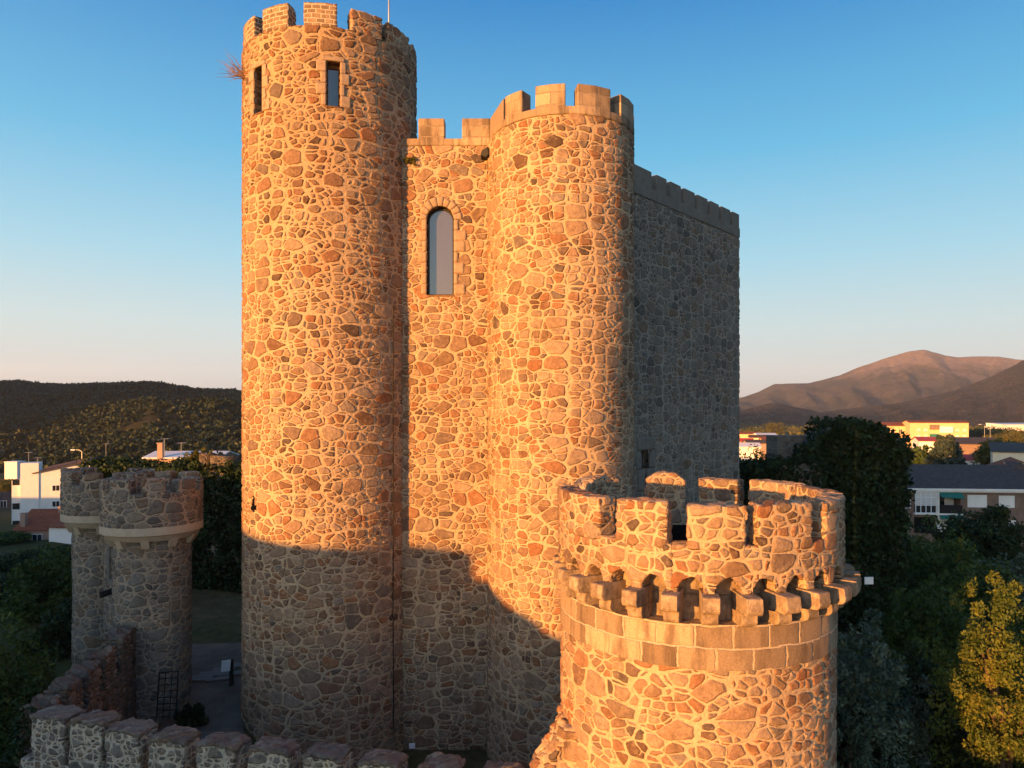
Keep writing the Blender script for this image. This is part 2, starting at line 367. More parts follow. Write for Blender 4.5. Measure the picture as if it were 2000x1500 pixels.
edges = [(ph1(476.5), ph1(497)), (ph1(514), ph1(562)), (ph1(593.5), ph1(657.5)), (ph1(686), ph1(745.5)), (ph1(757), ph1(797.5))]
edges[0] = (edges[0][1]-.34, edges[0][1])
step = (edges[4][0]-edges[1][0])/3
p = edges[4][1]+.12
while p < 2*PI+edges[0][0]-.45: edges.append((p, p+.32)); p += .46
for a, b in edges:
    m_ = M['merl'] if a < .2 else M['t3m']
    arcblock('merlon', X1, Y1, R1-.48, R1+.005, a, b, ZS1-.02, ZM1+random.uniform(-.04, .03), .045, m_, T1, .03)
def pane_arc(name, cx, cy, R, a, b, z0, z1, mat, parent, n=4):
    c = cyl(cx, cy); us = list(np.linspace(a, b, n))
    return meshobj(name, [c(R, u, z) for z in (z0, z1) for u in us], [(i, i+1, n+i+1, n+i) for i in range(n-1)], mat, parent)
for k, (a, b, z0, z1) in enumerate(wins1):
    fr = MB(); w = .035/R1; c = c1
    for (pa, pb, za, zb) in ((a, a+w, z0, z1), (b-w, b, z0, z1), (a+w, b-w, z0, z0+.05), (a+w, b-w, z1-.12, z1)):
        vsx = [c(r, u, z) for r in (R1-.33, R1-.24) for z in (za, zb) for u in (pa, pb)]
        fr.add(vsx, [(0,1,3,2)[::-1],(4,5,7,6),(0,1,5,4),(2,3,7,6)[::-1],(0,2,6,4)[::-1],(1,3,7,5)])
    fo = fr.obj('window', M['wood'] if k == 0 else M['frame'], T1)
    pane_arc('pane', X1, Y1, R1-.29, a+w*.5, b-w*.5, z0, z1, M['glass'], fo)
    # dressed stone jambs, lintel and sill
    g = .012
    arcblock('lintel', X1, Y1, R1-.1, R1+.045, a-.05, b+.05, z1+.005, z1+.13, .05, M['lintel'], T1)
    arcblock('sill', X1, Y1, R1-.2, R1+.05, a-.02, b+.02, z0-.05, z0-.004, .05, M['wood'], T1)
    hgt = (z1-z0)/4
    for q in range(4):
        for sgn in (-1, 1):
            wd = (.055, .10)[(q+(sgn > 0)) % 2]*random.uniform(.9, 1.25)
            aa, bb = (a-wd, a-.004) if sgn < 0 else (b+.004, b+wd)
            arcblock('jamb_stone', X1, Y1, R1-.1, R1+.042, aa, bb, z0+q*hgt+.008, z0+(q+1)*hgt-.008, .05, M['lintel'], T1)
pane_arc('loophole', X1, Y1, R1-.28, lp-.08, lp+.08, lz-.25, lz+.4, M['hole'], T1)
pc = ph1(765)
MB().tube([c1(R1+.075, pc+.004*math.sin(z), z) for z in np.linspace(.4, 14.6, 24)], .018, 6).obj('cable', M['black'], T1)
MB().tube([c1(R1-.1, ph1(813), 20.9), c1(R1+.14, ph1(813)+.02, 20.87)], .06, 8).obj('drain_spout', M['black'], T1)
fp = empty('flagpole', (-4.55, 26.5, 22.3), 'thin bare metal flagpole rising behind the battlements of the tallest tower', 'flagpole')
MB().tube([(-4.55, 26.5, 22.3), (-4.55, 26.5, 29.5)], [.035, .025], 10).obj('pole', M['metal'], fp, True)
MB().tube([(-4.55, 26.5, 22.3), (-4.55, 26.5, 22.5)], [.09, .06], 12).obj('base', M['metal'], fp, True)
tw = MB(); b0 = Vector(c1(R1, ph1(478), 22.3))
for k in range(34):
    d = Vector((-1, -.15, random.uniform(.05, 1.1))).normalized()+Vector((random.uniform(-.3,.3), random.uniform(-.6,.6), random.uniform(-.45,.35)))
    L = random.uniform(.35, .9); q = b0+Vector((random.uniform(-.02,.06), random.uniform(-.12,.12), random.uniform(-.12,.12)))
    mdl = q+d*L*.5; tw.tube([q, mdl, mdl+(d+Vector((random.uniform(-.4,.3), 0, random.uniform(-.2,.5))))*L*.45], [.012, .008, .004], 4)
    tw.tube([mdl, mdl+Vector((random.uniform(-.4,.1), random.uniform(-.3,.3), random.uniform(-.1,.3)))*.7], [.006, .003], 4)
tag(tw.obj('dry_shrub', M['twig'], local=tuple(b0)), 'leafless brown shrub growing out of the tallest tower just below its battlements', 'shrub')

# ------------------------------------------------------------------ keep: front wall, round corner, shaded side wall
YW = 24.4; X2, Y2, R2 = 1.70, 24.15, 2.35
ZK, ZKM = 20.3, 20.98
KP = empty('castle_keep', (0, 25.5, 0), 'broad rubble keep with an arched window, a rounded corner and smooth cement battlements', 'castle')
ax0, ax1 = (834-1000)/F*YW, (886-1000)/F*YW
awb = CZ-(576-HOR)/F*YW; awt = CZ-(403-HOR)/F*YW; ar = (ax1-ax0)/2; axc = (ax0+ax1)/2; asp = awt-ar
XL, XR = -4.3, -.30
us = span(XL, XR, .038); vs = span(-.5, ZK-.22, .038)
us = tidy(us, [ax0, ax1], .015); vs = tidy(vs, [awb, asp], .015)
def wallpos(u, v):
    z = v
    if ax0 < u < ax1 and asp-1e-4 <= v < asp+1.3:
        z = v+math.sqrt(max(0, ar*ar-(u-axc)**2))*(1-(v-asp)/1.3)
    return (u, YW+.015*noise.noise(Vector((u*.6, z*.6, 2))), z)
surface('front_wall', us, vs, wallpos, lambda u, v: (0, 1, 0), M['keep'], KP, [(ax0, ax1, awb, asp, .32)])
arch = [(ax0, awb)]+[(axc-ar*math.cos(t), asp+ar*math.sin(t)) for t in np.linspace(0, PI, 25)]+[(ax1, awb)]
nA = len(arch); fw = .055
inn = [(ax0+fw, awb+fw)]+[(axc-(ar-fw)*math.cos(t), asp+(ar-fw)*math.sin(t)) for t in np.linspace(0, PI, 25)]+[(ax1-fw, awb+fw)]
V = [(x, YW+y, z) for ring_ in (arch, inn) for y in (.22, .31) for x, z in ring_]
Fc = []
for i in range(nA):
    j = (i+1) % nA
    Fc += [(i, j, 2*nA+j, 2*nA+i), (2*nA+i, 2*nA+j, 3*nA+j, 3*nA+i)]
fo = meshobj('window', V, Fc, M['frame'], KP)
meshobj('pane', [(x, YW+.28, z) for x, z in arch], [tuple(range(nA))], M['glass2'], fo)
MB().box(ax0-.02, ax1+.03, YW-.03, YW+.28, awb-.06, awb-.003).obj('sill', M['wood'], KP)
# voussoirs and jambs round the arched window
for k in range(9):
    a0, a1 = PI*k/9+.012, PI*(k+1)/9-.012; ln = random.uniform(.22, .34)
    solid('arch_stone', span(a0, a1, .12), span(0, 1, .25), span(-.045, .06, .05), lambda u, v, w: (axc-(ar+.012+v*ln)*math.cos(u), YW+w, asp+(ar+.012+v*ln)*math.sin(u)), M['lintel'], KP)
q = awb
for k in range(7):
    hh = (asp-awb)/7
    for sg in (-1, 1):
        ln = random.choice((.16, .3, .42))*random.uniform(.85, 1.15); e = ax0-.01 if sg < 0 else ax1+.01
        solid('jamb_stone', span(0, ln, .08), span(q+.012, q+hh-.012, .08), span(-.04, .05, .05), lambda u, v, w: (e+sg*u, YW+w, v), M['lintel'], KP, flip=sg < 0)
    q += hh
c2 = cyl(X2, Y2); ph2 = lambda px: phi_of(X2, Y2, R2, px)
us = span(-2.0, 2.1, .037/R2); vs = span(-.5, ZK-.22, .038)
# the corner swells out of the wall with a soft hollow at the junction
def r2pos(u, v):
    x, y, z = c2(R2+.02*noise.noise(Vector((u*1.3, v*.5, 5)))+.04*max(0, 1-v/5)**2, u, v)
    if u < -1.0:
        k = sm(-1.0, -1.75, u) if False else min(1, max(0, (-1.0-u)/.75)); k = k*k
        x -= .22*k; y = lerp(y, max(y, YW-.02), k*.0)
    return (x, y, z)
surface('round_corner', us, vs, r2pos, cin, M['keep'], KP, (), lambda u, v: (u*R2+7.3, v))
# shaded side wall
A, B = Vector((1.5, 25.0)), Vector((11.5, 36.3)); dW = (B-A).normalized(); LW = (B-A).length; nW = Vector((dW.y, -dW.x))
us = span(0, LW, .06); vs = span(-.5, ZK-.45, .055)
su = lambda px: None
def side_u(px):
    s = (px-1000)/F; return (s*A.y-A.x)/(dW.x-s*dW.y)
u0, u1 = side_u(1252), side_u(1266); dm = A.y+dW.y*(u0+u1)/2
nz0, nz1 = CZ-(915-HOR)/F*dm, CZ-(880-HOR)/F*dm
l0 = side_u(1258.3); l1 = side_u(1261); lz0, lz1 = CZ-(949-HOR)/F*dm, CZ-(925-HOR)/F*dm
hs = [(u0, u1, nz0, nz1, .3), (l0, l1, lz0, lz1, .2)]
us = tidy(us, [u0, u1, l0, l1], .02); vs = tidy(vs, [nz0, nz1, lz0, lz1], .02)
sp = lambda u, v, w=0: (A.x+dW.x*u+nW.x*w, A.y+dW.y*u+nW.y*w, v)
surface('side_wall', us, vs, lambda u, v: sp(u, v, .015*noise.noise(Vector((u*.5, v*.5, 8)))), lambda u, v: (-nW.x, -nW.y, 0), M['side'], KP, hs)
meshobj('slit_window', [sp(u, v, -.27) for v in (nz0-.1, nz1+.1) for u in (u0-.1, u1+.1)], [(0,1,3,2)], M['hole'], KP)
meshobj('loophole', [sp(u, v, -.17) for v in (lz0-.1, lz1+.1) for u in (l0-.1, l1+.1)], [(0,1,3,2)], M['hole'], KP)
def sblock(name, a, b, z0, z1, w0, w1, mat):
    return solid(name, span(a, b, .1), span(z0, z1, .1), span(w1, w0, .1), lambda u, v, w: sp(u, v, w), mat, KP)
for (a, b, c, d) in ((u0-.42, u0-.02, nz0, nz0+.62), (u1+.02, u1+.5, nz0, nz0+.62), (u0-.35, (u0+u1)/2-.01, nz1+.02, nz1+.55), ((u0+u1)/2+.01, u1+.45, nz1+.02, nz1+.55), (u0-.3, l0-.02, nz0-.9, nz0-.03), (l1+.02, u1+.42, nz0-.9, nz0-.03)):
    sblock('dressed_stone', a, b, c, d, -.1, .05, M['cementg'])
# far walls and roof of the keep
C3, D3 = (3.0, 44.5), (-8.5, 37.0)
fw_ = MB()
for (p, q) in (((B.x, B.y), C3), (C3, D3), (D3, (-7.6, 27.5))):
    fw_.add([(p[0], p[1], -.5), (q[0], q[1], -.5), (q[0], q[1], ZK), (p[0], p[1], ZK)], [(0,1,2,3)])
fw_.obj('rear_wall', M['cementg'], KP)
MB().add([(-4.2, YW+.4, 19.5), (1.5, 24.8, 19.5), (B.x-.6, B.y, 19.5), (C3[0], C3[1]-.5, 19.5), (D3[0]+.4, D3[1], 19.5), (-7, 28, 19.5)], [(0,1,2,3,4,5)]).obj('roof', M['roofd'], KP)
# cement coping and battlements: front wall, corner and side wall
solid('coping', span(XL, -.66, .2), span(ZK-.235, ZK, .12), span(YW-.045, YW+.5, .2), lambda u, v, w: (u, w, v), M['cement'], KP, smooth=False)
arcblock('coping', X2, Y2, R2-.5, R2+.05, -1.56, 1.3, ZK-.235, ZK, .15, M['cement'], KP)
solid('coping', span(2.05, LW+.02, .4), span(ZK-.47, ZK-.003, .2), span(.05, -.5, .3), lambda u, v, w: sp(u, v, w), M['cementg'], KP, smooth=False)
def flatm(x0, x1): return solid('merlon', [x0, x1], [ZK-.24, ZKM], [YW-.055, YW+.42], lambda u, v, w: (u, w, v), M['cement'], KP, smooth=False)
xm = lambda px: (px-1000)/F*YW
flatm(xm(818), xm(868)); flatm(xm(903), xm(957))
def bevel(o, w=.025):
    md = o.modifiers.new('bevel', 'BEVEL'); md.width = w; md.segments = 2; return o
def polym(a, b):                        # faceted merlon on the corner
    pts = list(np.linspace(a, b, 3)); c = c2
    return solid('merlon', pts, [ZK-.24, ZKM], [R2+.06, R2-.44], lambda u, v, w: c(w, u, v), M['cement'], KP, smooth=False, uvf=lambda u, v, w, p: (u*R2+w, v))
pa = ph2(989)
wrap = [(xm(957)+.004, YW-.055), c2(R2+.06, ph2(986), 0)[:2], c2(R2-.42, ph2(986)-.05, 0)[:2], (xm(957)+.004, YW+.42)]
MB().prism(wrap, ZK-.24, ZKM).obj('merlon', M['cement'], KP)
for a, b in ((pa, ph2(1021)), (ph2(1047), ph2(1104)), (ph2(1127.5), ph2(1190)), (ph2(1210), ph2(1234))):
    polym(a, b)
pe = ph2(1234)+.35
polym(pe, pe+.5)
for (a, b) in ((1225, 1273), (1279, 1302.5), (1306, 1330), (1333, 1357), (1359.5, 1382), (1384.5, 1404), (1406.5, 1426), (1428, 1443.5)):
    ua, ub = side_u(a), side_u(b)
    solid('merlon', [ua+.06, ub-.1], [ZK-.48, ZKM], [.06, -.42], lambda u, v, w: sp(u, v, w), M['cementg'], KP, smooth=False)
for o in KP.children:
    if o.name.startswith('merlon') or o.name.startswith('coping'): bevel(o, .03)
dsp = P(951, 302, YW-.25)
sp_ = MB(); sp_.tube([dsp+Vector((.06, .3, .06)), dsp+Vector((-.06, -.25, -.02))], [.10, .13], 10); sp_.box(dsp.x-.2, dsp.x+.16, dsp.y-.2, dsp.y+.3, dsp.z-.10, dsp.z-.02)
sp_.tube([dsp+Vector((.06, .2, .16)), dsp+Vector((.02, -.2, .14))], .05, 8)
sp_.obj('drain_spout', M['black'], KP)

# ------------------------------------------------------------------ front corner tower with machicolation
D3c = 15.0; a3 = math.radians(14.15); a3p = math.radians(14.3)
X3, Y3, R3 = D3c*math.sin(a3), D3c*math.cos(a3), D3c*math.sin(math.radians(10.15))
X3p, Y3p, R3p = D3c*math.sin(a3p), D3c*math.cos(a3p), D3c*math.sin(math.radians(10.55))
T3 = empty('corner_tower', (X3, Y3, 0), 'squat round tower in the foreground with battlements carried on a ring of stone corbels', 'tower')
c3 = cyl(X3, Y3); c3p = cyl(X3p, Y3p); ph3 = lambda px: phi_of(X3p, Y3p, R3p, px)
ZC0, ZC1, ZC2, ZS3, ZM3 = 7.47, 7.71, 8.0, 8.78, 9.45
us = span(-PI, -1.8, .12)+span(-1.8, 1.8, .024/R3)+span(1.8, PI, .12)
surface('shaft', us, span(-3.5, 6.72, .024), lambda u, v: c3(R3+.02*noise.noise(Vector((u, v*.5, 1))), u, v), cin, M['t3'], T3, (), lambda u, v: (u*R3, v))
surface('ashlar_band', us, span(6.70, ZC0, .024), lambda u, v: c3(R3+.012, u, v), cin, M['ash'], T3, (), lambda u, v: (u*R3, v-6.70))
neck = MB(); innerwall(neck, X3, Y3, 2.36, ZC0-.03, 8.3); neck.f = [f[::-1] for f in neck.f]; ring(neck, X3, Y3, 2.3, R3+.02, ZC0)
neck.obj('neck', M['corb'], T3)
NC = 28; dphi = 2*PI/NC; pA = ph3(1349); arad = .235
us = []
for k in range(NC):
    c0 = pA+(k-.5)*dphi
    hw = arad/R3p
    us += [c0]+[c0+dphi/2+hw*x for x in (-1.0001, -.999, -.96, -.86, -.7, -.5, -.25, 0, .25, .5, .7, .86, .96, .999, 1.0001)]
us = sorted(us)+[pA+(NC-.5)*dphi]
fine_us = []
for a, b in zip(us[:-1], us[1:]): fine_us += list(np.linspace(a, b, max(1, int((b-a)*R3p/.03))+1))[:-1]
fine_us.append(us[-1])
def zbot(u):
    k = round((u-pA)/dphi); d = abs(u-(pA+k*dphi))*R3p
    return ZC2+.004+(math.sqrt(arad**2-d*d)*1.15 if d < arad else 0)
solid('parapet', fine_us, span(0, 1, .04), span(R3p, 2.36, .05), lambda u, v, w: c3p(w, u, lerp(zbot(u), ZS3+.02*noise.noise(Vector((u*9, w*5, 0))), v)), M['t3m'], T3, uvf=lambda u, v, w, p: (u*R3p+w, p[2]))
def corbel(phi):
    prof = []                                           # (radius, z) profile of two stacked blocks with rounded noses
    def nose(r, z0, z1, rr):
        return [(r-rr*(1-math.sin(t)), z0+rr*(1-math.cos(t))) for t in np.linspace(0, PI/2, 5)]+[(r-.02, z1-.012), (r-.05, z1)]
    j = random.uniform(-.03, .03); sc = .74+.26*sm(-1.45, -.85, (phi+PI) % (2*PI)-PI)
    for name_z, (r, z0, z1, rr, w) in enumerate(((2.83+j, ZC0+.002, ZC1-.006, .12, .14), (2.33+.72*sc+j, ZC1, ZC2, .11, .145))):
        pr = [(2.33, z0)]+nose(r, z0, z1, rr)+[(2.33, z1)]
        rows = []
        for s, k in ((-1, .97), (-.93, 1.0), (.93, 1.0), (1, .97)):
            row = []
            for (rr_, z) in pr:
                rc = 2.33+(rr_-2.33)*k; zc = (z0+z1)/2+(z-(z0+z1)/2)*k
                sx = s*w*(.96+.05*noise.noise(Vector((phi*7, z*3, s))))
                x, y = X3p+rc*math.sin(phi)+sx*math.cos(phi), Y3p-rc*math.cos(phi)+sx*math.sin(phi)
                row.append((x, y, zc))
            rows.append(row)
        yield rows
for k in range(NC):
    phi = pA+(k-.5)*dphi; mb = MB()
    for rows in corbel(phi):
        n = len(rows[0]); V = [p for r in rows for p in r]
        mb.add(V, [tuple(range(n)), tuple(range(3*n, 4*n))[::-1]]+[(a*n+i, (a+1)*n+i, (a+1)*n+(i+1) % n, a*n+(i+1) % n) for a in range(3) for i in range(n)])
    mb.obj('corbel', M['corb'], T3)
fr3 = [(1205, 1302), (1343, 1455), (1482, 1584)]
E = [(ph3(a), ph3(b)) for a, b in fr3]
E.append((ph3(1613), ph3(1613)+.36)); E.insert(0, (-1.8, ph3(1171)))
for a, b in E: arcblock('merlon', X3p, Y3p, 2.36, R3p+.004, a, b, ZS3-.06, ZM3+random.uniform(-.03, .03), .03, M['t3m'], T3, .03)
def far_phi(px, R):
    s = (px-1000)/F; a = 1+s*s; b = -2*(Y3p+s*X3p); c = X3p**2+Y3p**2-R*R
    y = (-b+math.sqrt(max(0, b*b-4*a*c)))/2/a; p = math.atan2(s*y-X3p, Y3p-y); return p % (2*PI)
for (a, b, rnd_, top) in ((1556, 1622, 0, 9.42), (1465, 1546, 0, 9.45), (1366, 1440, 0, 9.42), (1272, 1338, .20, 9.55), (1148, 1219, .24, 9.52)):
    pa, pb = sorted((far_phi(a, 2.38), far_phi(b, 2.38)))
    arcblock('merlon', X3p, Y3p, 2.36, R3p+.004, pa, pb, ZS3-.06, top, .04, M['t3m'], T3, .03, round_=rnd_)
n = 48; MB().add([(X3+2.4*math.sin(2*PI*k/n), Y3-2.4*math.cos(2*PI*k/n), 7.9) for k in range(n)], [tuple(range(n))]).obj('floor', M['roofd'], T3)
hx, hy = P(1322, 1040, 16.3)[:2]
hb = MB().box(hx-.55, hx+.35, hy, hy+.12, 7.9, 8.42); hb.obj('hatch', M['hole'], T3)
MB().box(hx-.26, hx-.14, hy-.06, hy-.012, 7.92, 8.44).obj('hatch_post', M['lintel'], T3)
pl = P(1697, 1134, 13.9)
sb_ = MB().box(pl.x-.085, pl.x+.085, pl.y-.008, pl.y+.008, pl.z-.07, pl.z+.07); sb_.obj('sign_plate', M['whitep'], T3)
MB().tube([(pl.x-.4, pl.y+.02, pl.z+.02), (pl.x-.02, pl.y+.02, pl.z+.02)], .012, 6).obj('plate_bracket', M['black'], T3)
# ragged stub of broken wall against the tower
stub = empty('broken_wall_stub', (1.3, 14.2, 0), 'ragged sunlit stub of broken masonry clinging to the foot of the corner tower', 'wall')
def stubpos(u, v, w):
    x0 = interp([(-3.5, .1), (2, .2), (3.9, .42), (4.2, .62), (4.6, .86), (5.0, 1.0)], v)+.10*noise.noise(Vector((w*3, v*3.1, 1)))+.10*noise.noise(Vector((w*7, v*8, 4)))
    return (lerp(x0, 2.0, u), w+.10*noise.noise(Vector((u*4, v*4, 6))), v+.06*noise.noise(Vector((u*6, w*5, 2))))
solid('masonry', span(0, 1, .05), span(-3.5, 5.0, .05), span(13.55, 14.75, .06), stubpos, M['t3'], stub, uvf=lambda u, v, w, p: (p[0]+p[1], p[2]))

# ------------------------------------------------------------------ gate turrets on the left
def turret(cx, cy, label, seed):
    random.seed(seed)
    T = empty('gate_turret', (cx, cy, 0), label, 'turret', 'pair of gate turrets')
    Rd, Ru = 1.21, 1.58; c = cyl(cx, cy)
    us = span(-PI, PI, .045/Rd)
    surface('shaft', us, span(-.5, 6.98, .045), lambda u, v: c(Rd+.03*noise.noise(Vector((u, v*.6, seed))), u, v), cin, M['gate'], T, (), lambda u, v: (u*Rd, v))
    prof = [(Rd-.02, 6.72), (Rd+.18, 6.74), (Ru-.05, 6.93), (Ru+.03, 6.96), (Ru+.03, 7.22), (Ru-.02, 7.23)]
    n = 56; V = [c(r, 2*PI*k/n, z) for r, z in prof for k in range(n)]
    meshobj('band', V, [(i*n+k, i*n+(k+1) % n, (i+1)*n+(k+1) % n, (i+1)*n+k) for i in range(len(prof)-1) for k in range(n)], M['band'], T, False)
    for k in range(10):
        p = 2*PI*k/10+.3
        solid('corbel', [-.13, .13], [6.5, 6.80], [Ru-.08, Rd-.1], lambda u, v, w: c(w if v > 6.6 else min(w, Rd+.12), p+u/1.5, v), M['band'], T, smooth=False)
    solid('parapet', us, span(7.2, 8.3, .05), span(Ru, Ru-.42, .07), lambda u, v, w: c(w, u, v), M['gate'], T, uvf=lambda u, v, w, p: (u*Ru+w, v))
    p = -2.9+seed*.13
    while p < 3.2:
        w = random.uniform(.38, .46)
        arcblock('merlon', cx, cy, Ru-.42, Ru+.004, p, p+w, 8.27, 8.76+random.uniform(-.06, .08), .045, M['gate'], T, .03)
        p += w+random.uniform(.25, .3)
    m = 40; MB().add([(cx+(Ru-.4)*math.sin(2*PI*k/m), cy-(Ru-.4)*math.cos(2*PI*k/m), 7.7) for k in range(m)], [tuple(range(m))]).obj('floor', M['roofd'], T)
    return T
G1 = turret(-12.43, 24.8, 'nearer round gate turret with a black iron trellis standing at its foot', 3)
G2 = turret(-15.5, 27.6, 'farther round gate turret half hidden behind its twin', 5)
gw = empty('gate_wall', (-14.3, 26.3, 0), 'narrow stone wall joining the two round gate turrets, with a small niche and spout', 'wall')
dg = Vector((3.07, -2.8)).normalized(); ng = Vector((-dg.y, dg.x))
gpos = lambda u, v, w: (-15.5+dg.x*u+ng.x*w*-1, 27.6+dg.y*u+ng.y*w*-1, v)
solid('masonry', span(.8, 3.5, .06), span(-.5, 6.6, .06), span(.55, 0, .14), gpos, M['gate'], gw)
nb = MB()
for (u0_, u1_, z0_, z1_) in ((1.75, 1.88, 5.0, 6.2), (2.22, 2.35, 5.0, 6.2), (1.75, 2.35, 6.2, 6.4), (1.7, 2.4, 4.75, 4.98)):
    nb.add([gpos(u, v, w) for w in (.5, .64) for v in (z0_, z1_) for u in (u0_, u1_)], [(0,1,3,2),(4,5,7,6),(0,1,5,4),(2,3,7,6),(0,2,6,4),(1,3,7,5)])
nb.obj('niche_frame', M['cementg'], gw)
nb = MB().add([gpos(u, v, .565) for v in (5.0, 6.2) for u in (1.9, 2.2)], [(0,1,3,2)]); nb.obj('niche', M['hole'], gw)
MB().tube([gpos(2.1, 4.6, .5), gpos(2.1, 4.5, 1.0)], .11, 10).obj('spout', M['black'], gw)
# iron trellis leaning on the nearer turret
g0, g1 = P(305.5, 1405, 23.1), P(343, 1405, 23.1); gt = MB()
zt_, zb_ = CZ-(1318-HOR)/F*23.1, g0.z
for k in range(4):
    x = lerp(g0.x, g1.x, k/3); gt.tube([(x, 23.1, zb_), (x, 23.3, zt_+.06*(k/3))], .022 if k in (0, 3) else .013, 6)
for k in range(8):
    z = lerp(zb_+.1, zt_, k/7); y = lerp(23.1, 23.3, k/7); gt.tube([(g0.x, y-.02, z), (g1.x, y-.02, z+.06*k/7)], .02 if k == 7 else .013, 6)
tag(gt.obj('iron_trellis', M['black'], local=(g0.x, 23.1, zb_)), 'small black iron trellis leaning against the foot of the nearer gate turret', 'trellis')
ip = P(452, 1341, 26.9)
sg = empty('information_board', tuple(ip), 'small pale information panel on a dark post beside the slab path', 'sign')
MB().box(ip.x-.06, ip.x+.06, ip.y-.06, ip.y+.06, ip.z-.1, ip.z+1.05).obj('post', M['frame'], sg)
MB().add([(ip.x-.32, ip.y-.2, ip.z+.62), (ip.x+.02, ip.y-.2, ip.z+.66), (ip.x+.02, ip.y-.12, ip.z+1.06), (ip.x-.32, ip.y-.12, ip.z+1.02), (ip.x-.32, ip.y-.17, ip.z+.61), (ip.x+.02, ip.y-.17, ip.z+.65), (ip.x+.02, ip.y-.09, ip.z+1.05), (ip.x-.32, ip.y-.09, ip.z+1.01)],
   [(0,1,2,3),(7,6,5,4),(0,4,5,1),(1,5,6,2),(2,6,7,3),(3,7,4,0)]).obj('panel', M['whitep'], sg)

# ------------------------------------------------------------------ curtain walls
CA, CB = Vector((-11.4, 17.0)), Vector((2.0, 13.6)); dC = (CB-CA).normalized(); nC = Vector((dC.y, -dC.x)); LC = (CB-CA).length
cp = lambda u, v, w: (CA.x+dC.x*u+nC.x*w, CA.y+dC.y*u+nC.y*w, v)
CW = empty('curtain_wall', (-4.7, 15.3, 0), 'long rough curtain wall with worn blocky battlements along the bottom of the picture', 'wall')
solid('wall_base', span(0, LC, .045), span(2.0, 2.9, .045), span(.28, -.28, .08), lambda u, v, w: cp(u, v+.03*noise.noise(Vector((u*3, w*3, 0))), w), M['cur'], CW)
solid('wall_foot', span(0, LC, .3), span(-3, 2.0, .3), span(.3, -.3, .3), lambda u, v, w: cp(u, v, w), M['cur'], CW)
def cur_u(px, D0=None):
    s = (px-1000)/F; c0 = CA+nC*.28; return (s*c0.y-c0.x)/(dC.x-s*dC.y)
for k, (a, b, ty) in enumerate(((62, 128, 1376), (136, 200, 1386), (207, 275, 1403), (290, 362, 1418), (386, 462, 1428), (485, 566, 1438), (592, 670, 1450), (700, 778, 1462), (816, 893, 1472), (936, 1015, 1487))):
    ua, ub = cur_u(a), cur_u(b)-.05; D = CA.y+dC.y*(ua+ub)/2-nC.y*.2; zt = CZ-(ty+6-HOR)/F*D
    sd = k*7.3
    def mp(u, v, w):
        zz = zt+.05*noise.noise(Vector((u*2.5+sd, w*2.5, 0)))+.035*noise.noise(Vector((u*7, w*7, 3+sd)))-.12*max(0, abs(u-(ua+ub)/2)/((ub-ua)/2)-.6)
        return cp(u+.05*noise.noise(Vector((v*3, w*3, sd))), lerp(2.86, zz, v), w+.03*noise.noise(Vector((u*3, v*3, sd))))
    mo = solid('merlon', span(ua, ub, .03), span(0, .94, .035), span(.28, -.28, .04), lambda u, v, w: mp(u, v, w), M['cur'], CW)
    solid('merlon_cap', span(ua-.012, ub+.012, .035), span(.94, 1, .06), span(.29, -.29, .04), lambda u, v, w: mp(u, v, w), M['curtop'], mo)
# side wall running back to the turret, stepped and brown
SW = empty('stepped_wall', (-12.2, 20.5, 0), 'crumbling brown stepped wall running back to the nearer gate turret', 'wall')
wp = lambda u, v, w: (lerp(-11.7, -12.75, u/6.6)+w, 17.4+u, v)
solid('masonry', span(0, 6.4, .06), span(-1, 2.75, .06), span(.3, -.3, .1), lambda u, v, w: wp(u, v+.04*noise.noise(Vector((u*3, w*3, 0))), w), M['brownwall'], SW)
for k, u in enumerate((.15, 1.35, 2.55, 3.75, 5.0)):
    zt = 3.72+.02*k+(.12 if k == 4 else 0)
    solid('merlon', span(u, u+.8+(.5 if k == 4 else 0), .06), span(0, 1, .06), span(.3, -.3, .08), lambda a, v, w: wp(a+.06*noise.noise(Vector((v*4, w*4, k))), lerp(2.7, zt+.14*noise.noise(Vector((a*2.5, w*2.5, k))), v), w), M['brownwall'], SW)
# added wall unseen behind the viewpoint, its top shaped for the shade it casts
du, ds = Vector((.72, -.69)), Vector((.69, .72)); so = -20.0
OW = [(-170, 1.2), (-100, 1.3), (-60, 5.0), (-56, 9.6), (-35, 9.9), (-34.9, 12.2), (-24.15, 12.2), (-24.05, 9.3), (-23.7, 9.22), (-20, 8.93), (-18.1, 8.72), (-17.9, 8.68), (-17.85, 7.8), (-17.3, 7.75), (-16, 7.4), (-15, 7.15), (-14.3, 6.7), (-13.2, 6.35), (-13.17, 15.5), (-10.1, 15.5), (-10.07, 6.3), (-10.1, 5.2), (-4, 4.6), (25, 4.2)]
OG = empty('unseen_shade_wall', (-24, -4, -3), 'long unseen wall added behind the viewpoint, its uneven top shaped to cast shade', 'wall')
ow = MB()
OW = [(u, z-.55) for u, z in OW]
for (a, za), (b, zb) in zip(OW[:-1], OW[1:]):
    V = []
    for u, z in ((a, za), (b, zb)):
        for s in (so, so-1.0):
            p = du*u+ds*s; V += [(p.x, p.y, -8), (p.x, p.y, z)]
    ow.add(V, [(0,4,5,1), (2,3,7,6), (1,5,7,3), (0,1,3,2), (4,6,7,5)])
ow.obj('masonry', M['gate'], OG)
